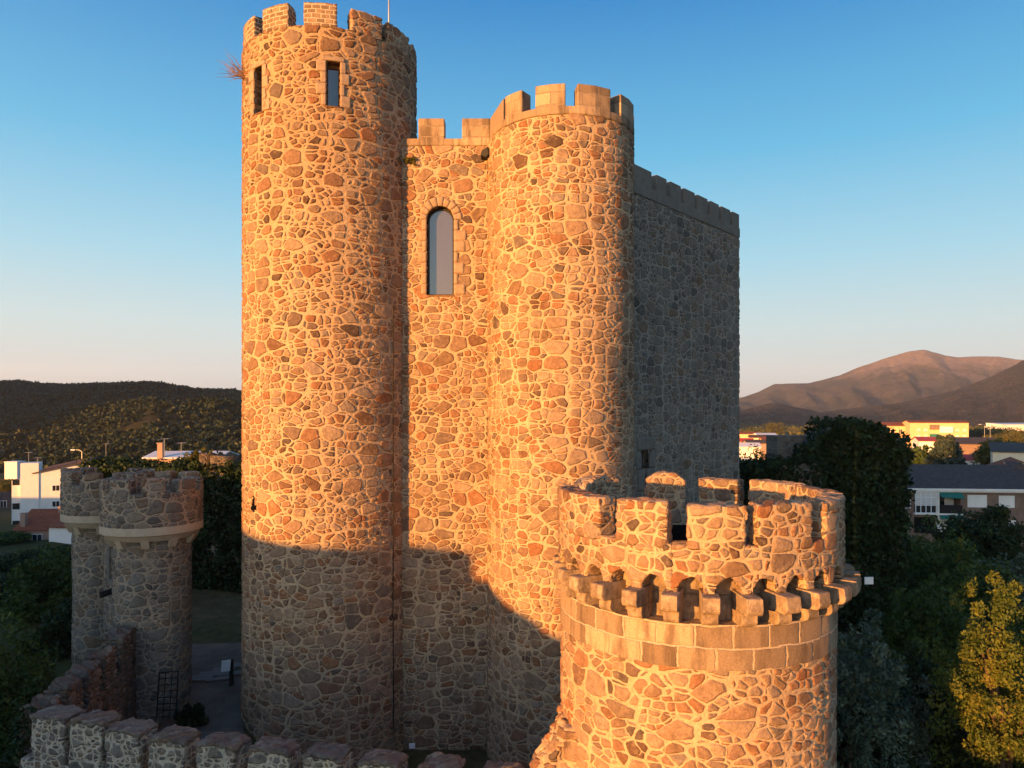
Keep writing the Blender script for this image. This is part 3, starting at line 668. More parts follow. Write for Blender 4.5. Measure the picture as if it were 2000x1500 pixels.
# ------------------------------------------------------------------ ground
def gz(x, y):
    dx = max(-21-x, 0, x-15); dy = max(15.2-y, 0, y-46)
    d = math.hypot(dx, dy); r = math.hypot(x, y)
    z = lerp(lerp(.7, -.5, sm(-9.5, -6, x)), -5.4, sm(0, 45, d))
    if y < 16: z = min(z, lerp(.7, -2.8, 1-sm(13.5, 15.6, y)))
    z -= max(0, r-100)*.0075 if r < 1500 else 10.5+(r-1500)*.004
    return z+.12*noise.noise(Vector((x*.25, y*.25, 0)))*(1 if r < 60 else 3)
rr = [0]+list(np.geomspace(2, 60, 60))+list(np.geomspace(66, 5200, 66)); na = 240
V = [(0, 0, gz(0, 0))]+[(r*math.sin(2*PI*k/na), r*math.cos(2*PI*k/na), gz(r*math.sin(2*PI*k/na), r*math.cos(2*PI*k/na))) for r in rr[1:] for k in range(na)]
Fc = [(0, 1+(k+1) % na, 1+k) for k in range(na)]
for i in range(len(rr)-2):
    for k in range(na):
        a = 1+i*na; b = a+na; Fc.append((a+k, a+(k+1) % na, b+(k+1) % na, b+k))
t = NT('ground_soil'); co = t.obj()
n1 = t.noise(co, .05, 6, .65); n2 = t.noise(co, 2.5, 6, .7)
col = t.mix(t.rng(n1, .42, .6, 0, 1), (.055,.058,.022), (.12,.09,.055))
col = t.mix(1.0, col, t.ramp(n2, [(.3, (.65,.65,.65)), (.7, (1.3,1.3,1.3))]), 'MULTIPLY')
M['ground'] = t.finish(col, 1.0, .05, bump=n2, bdist=.08)
tag(meshobj('ground', V, Fc, M['ground'], None, True), kind='structure')
def patch(name, poly, lift, mat, n=14):
    """strip between two polylines laid on the ground"""
    a, b = poly; V = []; Fc = []
    for i in range(n+1):
        t_ = i/n
        for side in (a, b):
            k = t_*(len(side)-1); j = min(int(k), len(side)-2); p = Vector(side[j]).lerp(Vector(side[j+1]), k-j)
            V.append(p)
    W = []
    m = 10
    for i in range(n+1):
        p, q = V[2*i], V[2*i+1]
        for j in range(m+1):
            s = p.lerp(q, j/m); W.append((s.x, s.y, gz(s.x, s.y)+lift))
    for i in range(n):
        for j in range(m): Fc.append((i*(m+1)+j, i*(m+1)+j+1, (i+1)*(m+1)+j+1, (i+1)*(m+1)+j))
    return meshobj(name, W, Fc, mat, None, True)
t = NT('path_gravel'); co = t.obj(); n2 = t.noise(co, 30, 6, .75); n1 = t.noise(co, 1.2, 4)
M['gravel'] = t.finish(t.mix(1.0, t.ramp(n2, [(.3, (.06,.048,.038)), (.7, (.24,.195,.155))]), t.ramp(n1, [(.3, (.75,.75,.75)), (.7, (1.15,1.15,1.15))]), 'MULTIPLY'), 1, .05, bump=n2, bdist=.02)
tag(patch('path', ([(-14, 17.5), (-11.2, 22), (-12.3, 27), (-14.5, 32)], [(-5.5, 16.5), (-8, 21), (-9.6, 26), (-10.5, 32)]), .03, M['gravel']), kind='structure')
for k, (px, py, w, h, rz) in enumerate(((388, 1327, 1.0, .5, .1), (412, 1318, .9, .55, .2), (436, 1310, .8, .5, .1), (428, 1327, 1.0, .35, .35), (462, 1300, .9, .5, .15), (455, 1316, .9, .4, .3))):
    p = P(px, py, 10.25*F/(py-HOR)); z = gz(p.x, p.y)+.035; ca, sa = math.cos(rz), math.sin(rz)
    q = [(p.x+ca*a*w/2-sa*b*h/2, p.y+sa*a*w/2+ca*b*h/2) for a, b in ((-1, -1), (1, -.9), (1, 1), (-.95, 1))]
    tag(MB().prism(q, z, z+.07).obj('path_slab', M['slab'], None, False, (p.x, p.y, z)),
        ('flat stone slab lowest at the left end of the slab path', 'pale stone slab second from the left along the path', 'middle pale slab of the slab path by the turret', 'long narrow slab in front of the slab path', 'slab of the path closest to the tallest tower', 'slab of the path just beside the information board')[k], 'slab', 'slabs of the path')

# ------------------------------------------------------------------ foliage
def leaves(name, cen, rad, per, size, mat, parent=None, droop=0.0, local=None, flat=.0, stuff=None, aspect=.55):
    """leaf-sized faces in clumps: cen (n,3), rad (n,) clump radius, per leaves in each"""
    cen = np.asarray(cen, float); n = len(cen); rad = np.broadcast_to(np.asarray(rad, float), (n,))
    c = np.repeat(cen, per, 0); r = np.repeat(rad, per)
    d = rng.normal(size=(n*per, 3)); d /= np.linalg.norm(d, axis=1)[:, None]
    p = c+d*(r*rng.uniform(.35, 1.0, n*per)**.6)[:, None]
    a = rng.normal(size=(n*per, 3)); a[:, 2] -= droop; a /= np.linalg.norm(a, axis=1)[:, None]
    nn = d*.9+rng.normal(size=(n*per, 3))*.7; b = np.cross(nn, a); b /= np.linalg.norm(b, axis=1)[:, None]+1e-9
    s = (size*rng.uniform(.6, 1.3, n*per))[:, None]
    V = np.stack([p-a*s, p+b*s*aspect, p+a*s, p-b*s*aspect], 1).reshape(-1, 3)
    m = n*per; me = bpy.data.meshes.new(name)
    off = np.array(local if local is not None else (parent.location if parent else (0, 0, 0)))
    V = V-off
    me.vertices.add(4*m); me.vertices.foreach_set('co', V.astype(np.float32).ravel())
    me.loops.add(4*m); me.loops.foreach_set('vertex_index', np.arange(4*m, dtype=np.int32))
    me.polygons.add(m); me.polygons.foreach_set('loop_start', np.arange(0, 4*m, 4, dtype=np.int32)); me.polygons.foreach_set('loop_total', np.full(m, 4, dtype=np.int32))
    tone = np.repeat(rng.uniform(0, 1, n), per)*.55+rng.uniform(0, 1, m)*.45
    at = me.attributes.new('rnd', 'FLOAT', 'POINT'); at.data.foreach_set('value', np.repeat(tone, 4).astype(np.float32))
    me.update(calc_edges=True)
    o = link(name, me, mat, parent)
    if parent is None: o.location = off
    return o
def crown_pts(c, r, n, hollow=.55, lump=.25, sd=0):
    out = []
    while len(out) < n:
        d = rng.normal(size=3); d /= np.linalg.norm(d)
        k = rng.uniform(hollow, 1)*(1+lump*1.6*noise.noise(Vector(d*1.9)+Vector((sd, sd*.7, 0))))
        out.append((c[0]+d[0]*r[0]*k, c[1]+d[1]*r[1]*k, c[2]+d[2]*r[2]*k))
    return np.array(out)
def tree(label, x, y, top, r, mat, cat='tree', group=None, name='tree', n=170, per=70, size=.12, bottom=None, clump=.32, droop=.2, shape='round', lump=.28, hollow=.45):
    z0 = gz(x, y); T = empty(name, (x, y, z0), label, cat, group)
    bot = bottom if bottom is not None else z0+(top-z0)*.22
    top -= clump*r*.55 if shape == 'round' else 0
    h = (top-bot)/2; c = (x, y, bot+h)
    if shape == 'cone':
        u = rng.uniform(0, 1, n)**.7; ang = rng.uniform(0, 2*PI, n); k = rng.uniform(.5, 1, n)**.5
        lay = np.round(u*9)/9
        rr_ = r*(u**.55*.92+.06)*k*(1+.22*np.sin(ang*3+lay*17))
        pts = np.stack([x+rr_*np.cos(ang), y+rr_*np.sin(ang), top-(top-bot)*(.35*u+.65*lay)-.12*rr_], 1)
    else:
        pts = crown_pts(c, (r, r, h), n, hollow, lump, x*1.37+y)
    leaves('crown', pts, clump*r*rng.uniform(.45, 1.0, n), per, size, mat, T, droop)
    tk = MB(); tr = max(.07, .055*r+.02*(top-z0))
    tk.tube([(x, y, z0-.2), (x+.05*r, y, lerp(z0, bot, .8)), (x, y+.04*r, bot+h*.6), (x-.05*r, y, bot+h*.95)], [tr*1.25, tr, tr*.6, tr*.12], 9)
    for k in range(7):
        p = pts[int(rng.integers(n))]; s = Vector((x, y, lerp(bot, bot+h, k/9))); q = Vector(p)
        tk.tube([s, s.lerp(q, .5)+Vector((0, 0, .12*h)), q], [tr*.45, tr*.28, tr*.08], 6)
    tk.obj('trunk', M['bark'], T, True)
    return T
# --- ivy-covered walls
def ivywall(label, p0, p1, top, thick, name='ivy_wall', dens=26, size=.12, mat='leafdark', topf=None, cat='wall', leaflabel=None, out=.3, stone='side', zb=None, merl=()):
    p0, p1 = Vector(p0), Vector(p1); d = (p1-p0).normalized(); nn = Vector((d.y, -d.x)); L = (p1-p0).length
    zb = min(gz(*p0), gz(*p1))-.5 if zb is None else zb
    W = empty(name, (*((p0+p1)/2), zb), label, cat)
    f = topf or (lambda u: top)
    q = lambda u, v, w: (p0.x+d.x*u+nn.x*w, p0.y+d.y*u+nn.y*w, lerp(zb, f(u)-.15, v))
    solid('masonry', span(0, L, .3), [0, .5, 1], [thick/2, -thick/2], q, M[stone], W)
    for (a, b, h) in merl:
        solid('merlon', span(a, b, .2), [0, .5, 1], [thick/2, -thick/2], lambda u, v, w: (p0.x+d.x*u+nn.x*w, p0.y+d.y*u+nn.y*w, f(u)-.2+v*h), M['brownwall'], W)
    pts = []
    N = int(L*(top-zb)*dens/3.2)
    for k in range(N):
        u = rng.uniform(-.2, L+.2); zt = f(min(max(u, 0), L)); v = rng.uniform(0, 1)
        bulge = out*(1+1.4*noise.noise(Vector((u*.45, v*3, L))))
        pts.append((p0.x+d.x*u+nn.x*(thick/2+bulge*.5), p0.y+d.y*u+nn.y*(thick/2+bulge*.5), lerp(zb, zt, v)))
    for k in range(int(L*14)):
        u = rng.uniform(-.2, L+.2); w = rng.uniform(-thick/2, thick/2)
        pts.append((p0.x+d.x*u+nn.x*w, p0.y+d.y*u+nn.y*w, f(min(max(u, 0), L))+.25*noise.noise(Vector((u*.9, w, 3)))))
    for k in range(int((top-zb)*thick*10)):
        e = rng.integers(2); w = rng.uniform(-thick/2, thick/2); v = rng.uniform(0, 1); u = -.1 if e == 0 else L+.1
        pts.append((p0.x+d.x*u+nn.x*w, p0.y+d.y*u+nn.y*w, lerp(zb, f(0 if e == 0 else L), v)))
    leaves('ivy', pts, rng.uniform(.25, .55, len(pts)), 26, size, M[mat], W, .5)
    return W
XT = lambda px, D: (px-1000)/F*D
itop = lambda u: 9.85+.5*math.sin(u*.8)-.9*max(0, (u-4.6)/2)**2*.5-.9*max(0, (1.1-u))**2*.8
ivywall('huge dark tower of ruined wall completely wrapped in ivy', (XT(1568, 41), 41), (XT(1716, 41), 40), 9.9, 5.0, 'ivy_tower', 60, .15, topf=itop, cat='tower', out=.4)
ws = empty('ruined_wall', (XT(1540, 42.5), 42.5, 0), 'bare grey stone wall end rising left of the big ivy covered tower', 'wall')
MB().box(XT(1514, 42.5), XT(1600, 42.5), 42.2, 44, -.5, 9.6).obj('masonry', rubble('grey_wall_stone', 3.4, stones=GREYS, mortar=(.25,.23,.20), disp=.0, flat=True), ws)
ivywall('lower ivy covered wall between the shaded keep and the ivy tower', (XT(1440, 39), 40.5), (XT(1590, 39), 38), 8.2, 1.2, dens=50, topf=lambda u: 7.9+.12*u-.6*max(0, 1-u)**2, out=.5)
ivywall('long ivy covered wall behind the gate turrets with stone merlons near the tall tower', (XT(190, 45), 45), (XT(500, 42), 42), 7.9, 1.2, dens=50, topf=lambda u: 7.75+.10*math.sin(u*1.1), out=.55, merl=((8.05, 8.55, .9), (8.75, 9.15, .9), (9.25, 9.9, .9)))
tree('round golden green bush growing over the top of the ivy wall', XT(402, 43.2), 43.2, 9.0, .95, M['leafolive'], 'bush', None, 'bush', 60, 60, .09, 7.0)
# --- trees and shrubs: px, py of the crown's top, distance, radius
def tr(label, px, py, D, r, mat, **k):
    p = P(px, py, D); return tree(label, p.x, D, p.z, r, M[mat], **k)
tr('large dark green tree left of the gate turrets', 105, 1075, 37, 2.6, 'leafgreen', n=220, bottom=-1.5)
tr('mid green tree below the small house at the left edge', 10, 1110, 40, 2.8, 'leafdark', n=200, bottom=-2)
tr('pale green bush in the bottom left corner', 2, 1185, 21, 1.7, 'leafgreen', cat='bush', name='bush', n=200, size=.08, bottom=-2)
tr('low dark bush behind the left end of the curtain wall', 40, 1330, 17.6, 1.2, 'leafdark', cat='bush', name='bush', n=120, size=.07, bottom=-1.5)
tr('dark bush squeezed between the gate turrets and the tree', 128, 1180, 31, 1.6, 'leafdark', cat='bush', name='bush', n=110, bottom=-1)
tr('dark low shrub at the foot of the nearer gate turret', 372, 1375, 23.6, .55, 'leafdark', cat='bush', name='bush', n=40, size=.06, bottom=.6)
sv = [(1650, 1165, 18.5, 1.0), (1690, 1215, 19.5, 1.25), (1735, 1215, 22, 1.3)]
for k, (px, py, D, r) in enumerate(sv):
    tr(('tall silvery shrub pressed against the right side of the corner tower', 'middle silvery shrub with feathery pale leaves right of the corner tower', 'rightmost silvery shrub beside the darker trees')[k], px, py, D, r, 'leafsilver', cat='shrub', name='silver_shrub', group='silvery shrubs by the corner tower', n=170, per=110, size=.062, bottom=-2.5, droop=.9, hollow=.35)
tr('yellowing tree catching the last sun at the right edge', 1960, 1140, 19.5, 1.75, 'leafyellow', n=230, per=105, size=.052, bottom=.8, lump=.42, droop=1.0, clump=.22)
tr('smaller yellowing tree at the right border below the sunlit one', 2040, 1230, 20.5, 1.3, 'leafyellow', n=150, per=110, size=.058, bottom=-1.5, lump=.4, droop=1.0, clump=.27)
tr('broad green tree behind the silvery shrubs', 1800, 1120, 30, 2.2, 'leafgreen', n=220, bottom=-3, droop=.8)
tr('dark tree in front of the yellowing tree', 1800, 1260, 23, 1.6, 'leafdark', n=200, size=.1, bottom=-3)
tr('dark tree filling the bottom right corner', 1930, 1400, 21, 1.7, 'leafdark', n=200, size=.1, bottom=-3)
tr('dark bush below the silvery shrubs', 1720, 1400, 20, 1.2, 'leafdark', n=150, size=.09, cat='bush', name='bush', bottom=-3)
tr('rounded green tree just below the apartment balcony', 1830, 1020, 44, 2.6, 'leafgreen', n=230, size=.13, bottom=-4)
tr('yellow tinged tree standing right under the apartment block', 1795, 1035, 50, 2.2, 'leafolive', n=160, size=.13, bottom=-4)
tr('dark tree in front of the apartment windows', 1880, 985, 56, 2.2, 'leafdark', n=200, size=.15, bottom=-4)
tr('second dark tree in front of the apartment block, nearer the right edge', 1938, 980, 54, 2.3, 'leafdark', n=220, size=.15, bottom=-4)
tr('blue green tree at the right edge below the apartment block', 1990, 1080, 40, 2.2, 'leafsilver', n=180, size=.12, bottom=-4)
tr('dark green tree between the apartment block and the yellowing tree', 1905, 1075, 36, 2.4, 'leafgreen', n=200, size=.12, bottom=-4)
tr('bluish cedar with layered branches behind the apartment roof', 1848, 853, 130, 4.6, 'leafcedar', name='cedar_tree', n=420, per=50, size=.3, shape='cone', bottom=-5, clump=.16)
tr('light green tree left of the cedar', 1798, 868, 135, 3.2, 'leafgreen', n=160, size=.3, bottom=-5)
tr('spreading yellow green tree beside the brick warehouse', 1957, 856, 145, 4.4, 'leafolive', n=220, size=.3, bottom=-1.5)
k = 0
for px, py, D, r, mt, lb in ((1905, 832, 420, 9, 'leafdark', 'dark tree right beside the yellow apartment building'), (1935, 830, 430, 10, 'leafdark', 'dark tree under the left part of the long white shed'), (1965, 834, 400, 9, 'leafolive', 'brownish tree under the middle of the long white shed'),
                         (1990, 836, 380, 10, 'leafolive', 'golden tree by the right edge below the long white shed'), (1940, 843, 330, 5.5, 'leafolive', 'small orange tree beside two tall lamp posts'), (1975, 840, 300, 7, 'leafolive', 'golden green tree behind the spreading tree'),
                         (1462, 876, 75, 2.3, 'leafgreen', 'dark green tree close to the right edge of the keep'), (1490, 873, 80, 2.6, 'leafdark', 'dark tree in front of the small sunlit town houses'), (1512, 879, 76, 2.2, 'leafgreen', 'green tree left of the bare wall end'),
                         (1515, 822, 600, 9, 'leafolive', 'sunlit golden tree on the far plain above the bare wall')):
    tr(lb, px, py, D, r, mt, n=110, per=45, size=.035*r+.05)
for (px, py, D, r, mt, lb) in ((25, 1078, 62, 2.6, 'leafdark', 'dark rounded tree under the cream house at the left edge'), (72, 1072, 66, 2.2, 'leafgreen', 'green tree just below the small pinkish house'), (128, 1062, 70, 2.4, 'leafdark', 'dark tree below the plain white annex'),
        (5, 1040, 90, 2.6, 'leafgreen', 'green tree against the cream house wall at the left edge'), (60, 1120, 48, 2.2, 'leafgreen', 'leafy green tree in the hollow under the small houses'), (150, 1095, 52, 1.8, 'leafdark', 'dark tree partly hidden by the farther gate turret'), (15, 935, 150, 3, 'leafolive', 'sunlit olive tree behind the cream house')):
    tr(lb, px, py, D, r, mt, n=130, per=60, size=.15)
# ------------------------------------------------------------------ hills
def fan(name, pxs, Ds, zf, mat, label=None):
    V = [(*P(px, HOR, D)[:2], zf(px, D)) for D in Ds for px in pxs]; n = len(pxs)
    Fc = [(i*n+k, i*n+k+1, (i+1)*n+k+1, (i+1)*n+k) for i in range(len(Ds)-1) for k in range(n-1)]
    return tag(meshobj(name, V, Fc, mat, None, True), kind='structure')
def fb(x, y, z=0, o=5): return noise.fractal(Vector((x, y, z)), 1.0, 2.1, o)
LR = [(-500, 772), (-200, 765), (0, 752), (30, 752), (60, 755), (90, 758), (160, 757), (240, 757), (300, 757), (335, 761), (380, 765), (430, 766), (474, 771), (560, 785), (700, 797), (900, 806)]
def lefthill(px, D):
    x = (px-1000)/F*D; zr = CZ-(interp(LR, px)-HOR)/F*700
    g = gz(x, D); t_ = sm(190, 700, D)
    z = lerp(g-.5, zr, t_**1.15)+fb(x*.012, D*.012)*7*sm(200, 400, D)*(1-sm(600, 700, D)*.8)
    sx = interp([(-500, 0), (60, 0), (160, .45), (300, 1), (420, 1), (560, .5), (700, 0)], px)     # nearer spur
    z += 13*sx*math.exp(-((D-370)/85)**2)
    if D > 700: z = zr-(D-700)*.09
    return z
M['hill'] = plain('hill_soil', (.04,.036,.018), .5, .03, 1.0, 0, .02)
fan('hill', list(np.linspace(-500, 900, 150)), list(np.linspace(185, 700, 80))+[740, 800, 950, 1300], lefthill, M['hill'])
pts = []; 
for k in range(15000):
    D = 205+rng.uniform(0, 1)**.75*490; px = rng.uniform(-120, 520)
    x = (px-1000)/F*D; dn = noise.noise(Vector((x*.02, D*.02, 5)))
    if rng.uniform() > .75+dn*.8 and D < 660: continue
    r = rng.uniform(.8, 2.2)*(1+.5*dn)*(1.25 if D > 420 else .8)
    pts.append((x, D, lefthill(px, D)+r*.5, r))
for px in np.arange(-60, 500, 2.1):
    D = rng.uniform(690, 704); r = rng.uniform(1.2, 3.1); pts.append(((px-1000)/F*D, D, lefthill(px, D)+r*.4, r))
pts = np.array(pts)
so_ = leaves('hill_scrub', pts[:, :3], pts[:, 3]*1.2, 30, .8, M['scrub'], aspect=.8); tag(so_, kind='stuff')
# ridge added out of view on the left to keep the wooded slope shaded
V = []; Fc = []; us_ = list(np.linspace(-1300, -400, 40)); prof = [(-190, -14), (-90, 45), (-20, 108), (20, 108), (90, 50), (200, -14)]
for u in us_:
    e = min(1, (u+1300)/200, (-400-u)/90)
    for s, z in prof:
        p = du*u+ds*(-330+s); V.append((p.x, p.y, -14+(z+14)*max(0, e)**.7*(1+.12*fb(u*.006, s*.006))))
n = len(prof); Fc = [(i*n+k, i*n+k+1, (i+1)*n+k+1, (i+1)*n+k) for i in range(len(us_)-1) for k in range(n-1)]
tag(meshobj('shade_ridge', V, Fc, M['hill'], None, True), kind='structure')
MR = [(900, 800), (1300, 796), (1400, 785), (1450, 776), (1480, 766), (1512, 750), (1545, 749), (1580, 748.5), (1610, 741), (1640, 733), (1680, 716), (1700, 710), (1722, 702), (1745, 695), (1775, 686), (1805, 683), (1828, 689), (1845, 694), (1870, 698), (1905, 696), (1950, 696.5), (1985, 702), (2030, 706), (2200, 722), (2600, 750)]
def mount(px, D):
    R = 3400; x = (px-1000)/F*D; zr = CZ-(interp(MR, px)-HOR)/F*R; zf = -20.
    t_ = min(1, max(0, (D-1900)/(R-1900))); p = t_**1.25
    rid = fb(px*.016+.25*D*.003, D*.0009, 3)
    z = lerp(zf, zr, p)+rid*46*math.sin(PI*min(t_, 1))*(.35+.65*min(1, (zr-zf)/150))+fb(px*.12, D*.012, 7)*5*(t_ if t_ < .97 else .25)
    if D > R: z = zr-(D-R)*.35
    return z
t = NT('mountain_ground'); co = t.obj(); nb_ = t.noise(co, .006, 7, .68); ns = t.noise(co, .05, 6, .75)
zz_ = t.n('ShaderNodeSeparateXYZ', i0=co).outputs[2]
hi = t.rng(t.math('ADD', zz_, t.math('MULTIPLY', t.math('SUBTRACT', nb_, .5), 260)), 150, 235, 0, 1)
c_ = t.mix(t.rng(nb_, .40, .62), (.050,.052,.036), (.105,.088,.068)); c_ = t.mix(hi, c_, (.22,.165,.135))
c_ = t.mix(1.0, c_, t.ramp(ns, [(.3, (.45,.48,.5)), (.65, (1.4,1.35,1.3))]), 'MULTIPLY')
M['mount'] = t.finish(c_, 1.0, 0, bump=ns, bdist=16, bstr=.8)
fan('mountain', list(np.linspace(1000, 2500, 240)), list(np.linspace(1850, 3400, 90))+[3450, 3600, 4000], mount, M['mount'])
NR = [(1500, 812), (1600, 806), (1640, 800), (1690, 794), (1740, 789), (1790, 780), (1840, 769), (1880, 757), (1920, 742), (1960, 724), (2000, 703), (2060, 675), (2150, 650), (2600, 640)]
def near_r(px, D):
    R = 2100; zr = CZ-(interp(NR, px)-HOR)/F*R; t_ = min(1, max(0, (D-1150)/(R-1150)))
    z = lerp(-17, zr, t_**1.1)+fb(px*.02, D*.002, 9)*16*math.sin(PI*t_)*min(1, max(0, (zr+10)/60))+fb(px*.15, D*.015, 2)*2.2*t_
    return z if D <= R else zr-(D-R)*.3
t = NT('wooded_slope'); co = t.obj(); nb_ = t.noise(co, .012, 6, .65); vv = t.voro(co, .16).outputs[0]
c_ = t.mix(t.rng(nb_, .42, .62), (.042,.042,.026), (.10,.078,.052)); c_ = t.mix(1.0, c_, t.ramp(vv, [(.1, (1.5,1.45,1.3)), (.6, (.45,.45,.5))]), 'MULTIPLY')
M['wooded'] = t.finish(c_, 1.0, 0, bump=t.math('SUBTRACT', 1.0, vv), bdist=5)
fan('wooded_hill', list(np.linspace(1500, 2600, 200)), list(np.linspace(1150, 2100, 80))+[2130, 2300, 2600], near_r, M['wooded'])
SR = [(1300, 812), (1400, 806), (1440, 803), (1470, 796), (1500, 788), (1520, 787), (1545, 793), (1580, 801), (1620, 808), (1660, 814)]
def small_r(px, D):
    R = 1800; zr = CZ-(interp(SR, px)-HOR)/F*R; t_ = min(1, max(0, (D-1350)/(R-1350))); z = lerp(-18, zr, t_**.9)+fb(px*.05, D*.006, 4)*5*math.sin(PI*t_)
    return z if D <= R else zr-(D-R)*.2
fan('small_hill', list(np.linspace(1300, 1660, 80)), list(np.linspace(1350, 1800, 40))+[1850, 2000, 2200], small_r, M['wooded'])
pts = []
for k in range(2600):
    D = 380*(1400/380)**rng.uniform(0, 1); px = rng.uniform(1420, 2080)
    x = (px-1000)/F*D
    if noise.noise(Vector((x*.012, D*.006, 1))) < -.02: continue
    r = rng.uniform(1.5, 4.5); pts.append((x, D, gz(x, D)+r*.5, r))
pts = np.array(pts); tag(leaves('plain_scrub', pts[:, :3], pts[:, 3], 24, 1.2, M['leafolive'], aspect=.8), kind='stuff')
# ------------------------------------------------------------------ houses
def house(label, px, D, w, d, eave, mat, roof='gable', rmat='redroof', rise=1.2, rz=0.0, wins=(), cat='house', name='house', axis='x', chim=(), over=.3, base=None):
    """local frame: x across the facade, the facade at y=0 facing the viewer, depth d; wins: (x, z0, w, h[, kind])"""
    x = XT(px, D); z0 = gz(x, D) if base is None else base
    H = empty(name, (x, D, z0-.3), label, cat, None, rz or .015); e = eave-z0+.3
    mb = MB().box(-w/2, w/2, 0, d, 0, e)
    if roof == 'gable' and axis == 'y': mb.add([(-w/2, .0, e), (w/2, .0, e), (0, .0, e+rise), (-w/2, d, e), (w/2, d, e), (0, d, e+rise)], [(0, 1, 2), (4, 3, 5)])
    if roof == 'gable' and axis == 'x': mb.add([(-w/2, 0, e), (-w/2, d, e), (-w/2, d/2, e+rise), (w/2, 0, e), (w/2, d, e), (w/2, d/2, e+rise)], [(0, 2, 1), (3, 4, 5)])
    mb.obj('wall', M[mat], H)
    rf = MB(); o = over; th = .14
    def slab(a, b, c, dd): rf.add([a, b, c, dd]+[(p[0], p[1], p[2]+th) for p in (a, b, c, dd)], [(3,2,1,0), (4,5,6,7), (0,1,5,4), (1,2,6,5), (2,3,7,6), (3,0,4,7)])
    g = .02
    if roof == 'gable':
        if axis == 'x':
            k = rise/(d/2)
            slab((-w/2-o, -o, e-o*k+g), (w/2+o, -o, e-o*k+g), (w/2+o, d/2, e+rise+g), (-w/2-o, d/2, e+rise+g))
            slab((w/2+o, d+o, e-o*k+g), (-w/2-o, d+o, e-o*k+g), (-w/2-o, d/2+.01, e+rise+g), (w/2+o, d/2+.01, e+rise+g))
        else:
            k = rise/(w/2)
            slab((-w/2-o, d+o, e-o*k+g), (-w/2-o, -o, e-o*k+g), (0, -o, e+rise+g), (0, d+o, e+rise+g))
            slab((w/2+o, -o, e-o*k+g), (w/2+o, d+o, e-o*k+g), (.01, d+o, e+rise+g), (.01, -o, e+rise+g))
    elif roof == 'mono':
        slab((-w/2-o, -o, e+g), (w/2+o, -o, e+g), (w/2+o, d+o, e+rise+g), (-w/2-o, d+o, e+rise+g))
        rf2 = MB().add([(-w/2, 0, e), (-w/2, d, e), (-w/2, d, e+rise), (w/2, 0, e), (w/2, d, e), (w/2, d, e+rise)], [(0, 2, 1), (3, 4, 5), (1, 2, 5, 4)]); rf2.obj('gable', M[mat], H)
    else: rf.box(-w/2-.1, w/2+.1, -.1, d+.1, e+.003, e+.2)
    ro = rf.obj('roof', M[rmat], H)
    for (cx, cy, ch) in chim:
        c = MB().box(cx-.3, cx+.3, cy-.3, cy+.3, e-.2, e+ch).box(-.38+cx, .38+cx, cy-.38, cy+.38, e+ch+.05, e+ch+.15).box(cx-.2, cx+.2, cy-.2, cy+.2, e+ch, e+ch+.06)
        c.obj('chimney', M['pinkr'], ro)
    for wv in wins:
        wx, wz_, ww, wh = wv[:4]; kind = wv[4] if len(wv) > 4 else 'dark'
        a, b, c, dd = wx-ww/2, wx+ww/2, wz_, wz_+wh; t_ = .06
        fo = MB().box(a-t_, b+t_, -.05, .03, c-t_, c).box(a-t_, b+t_, -.05, .03, dd, dd+t_).box(a-t_, a, -.05, .03, c, dd).box(b, b+t_, -.05, .03, c, dd).box((a+b)/2-.025, (a+b)/2+.025, -.04, .02, c, dd).obj('window', M['whitep'], H)
        MB().add([(a, -.012, c), (b, -.012, c), (b, -.012, dd), (a, -.012, dd)], [(0,1,2,3)]).obj('pane', M['glass'], fo)
        if kind == 'shut': MB().box(a+.01, b-.01, -.035, -.016, c+wh*.12, dd-.01).obj('shutter', M['shut'], fo)
    return H
# left side
HW = house('tall white house with a low gable and a boxy stair tower', 160, 110, 12.2, 16, CZ-(922-HOR)/F*110, 'white', axis='y', rmat='darkroof', rise=1.35, rz=.42,
      wins=((-3.4, 6.6, .9, .8), (-3.4, 4.2, .9, .8), (-3.4, 1.6, .8, .8), (2.4, 6.0, .9, .8), (2.4, 3.3, .9, .8)), base=-7.2)
MB().box(-7.9, -5.6, -.12, 3, 0, CZ-(902-HOR)/F*110+7.5).obj('stair_tower', M['white'], HW)
MB().box(-9.1, -7.95, .5, 4, 0, CZ-(935-HOR)/F*110+7.5).obj('glazed_bay', M['white'], HW)
for z in (7.6, 4.0, 1.4): MB().box(-9.0, -8.1, .44, .497, z-.0, z+.9).obj('window', M['glass'], HW)
house('small brownish pink house with a red tiled roof below the white house', 68, 92, 4.6, 7.5, CZ-(1034-HOR)/F*92, 'pinkr', rmat='redroof', rise=2.0, rz=.06, wins=((.3, .95, 1.15, .95),), chim=((-1.7, .6, 1.9), (1.6, 3.2, 2.4)), base=-6.3)
house('plain white walled annex right of the small pinkish house', 124, 90, 4.0, 5, CZ-(1031-HOR)/F*90, 'white', roof='mono', rmat='redroof', rise=1.2, rz=-.12, base=-6.5)
house('cream house with a brown tiled roof at the left edge', 5, 125, 6.0, 8, CZ-(993-HOR)/F*125, 'cream', rmat='darkroof', rise=2.4, rz=.45, wins=((.1, 3.3, .9, 1.5), (2.3, 3.35, .5, 1.0), (.1, .9, .9, 1.4)), base=-9)
house('low house with a red roof and brick chimney glimpsed above the ivy wall', 355, 85, 8.5, 6, CZ-(895-HOR)/F*85, 'pinkr', rmat='paleroof', rise=.55, rz=.02, chim=((-2.4, -.1, 1.7),), base=-6)
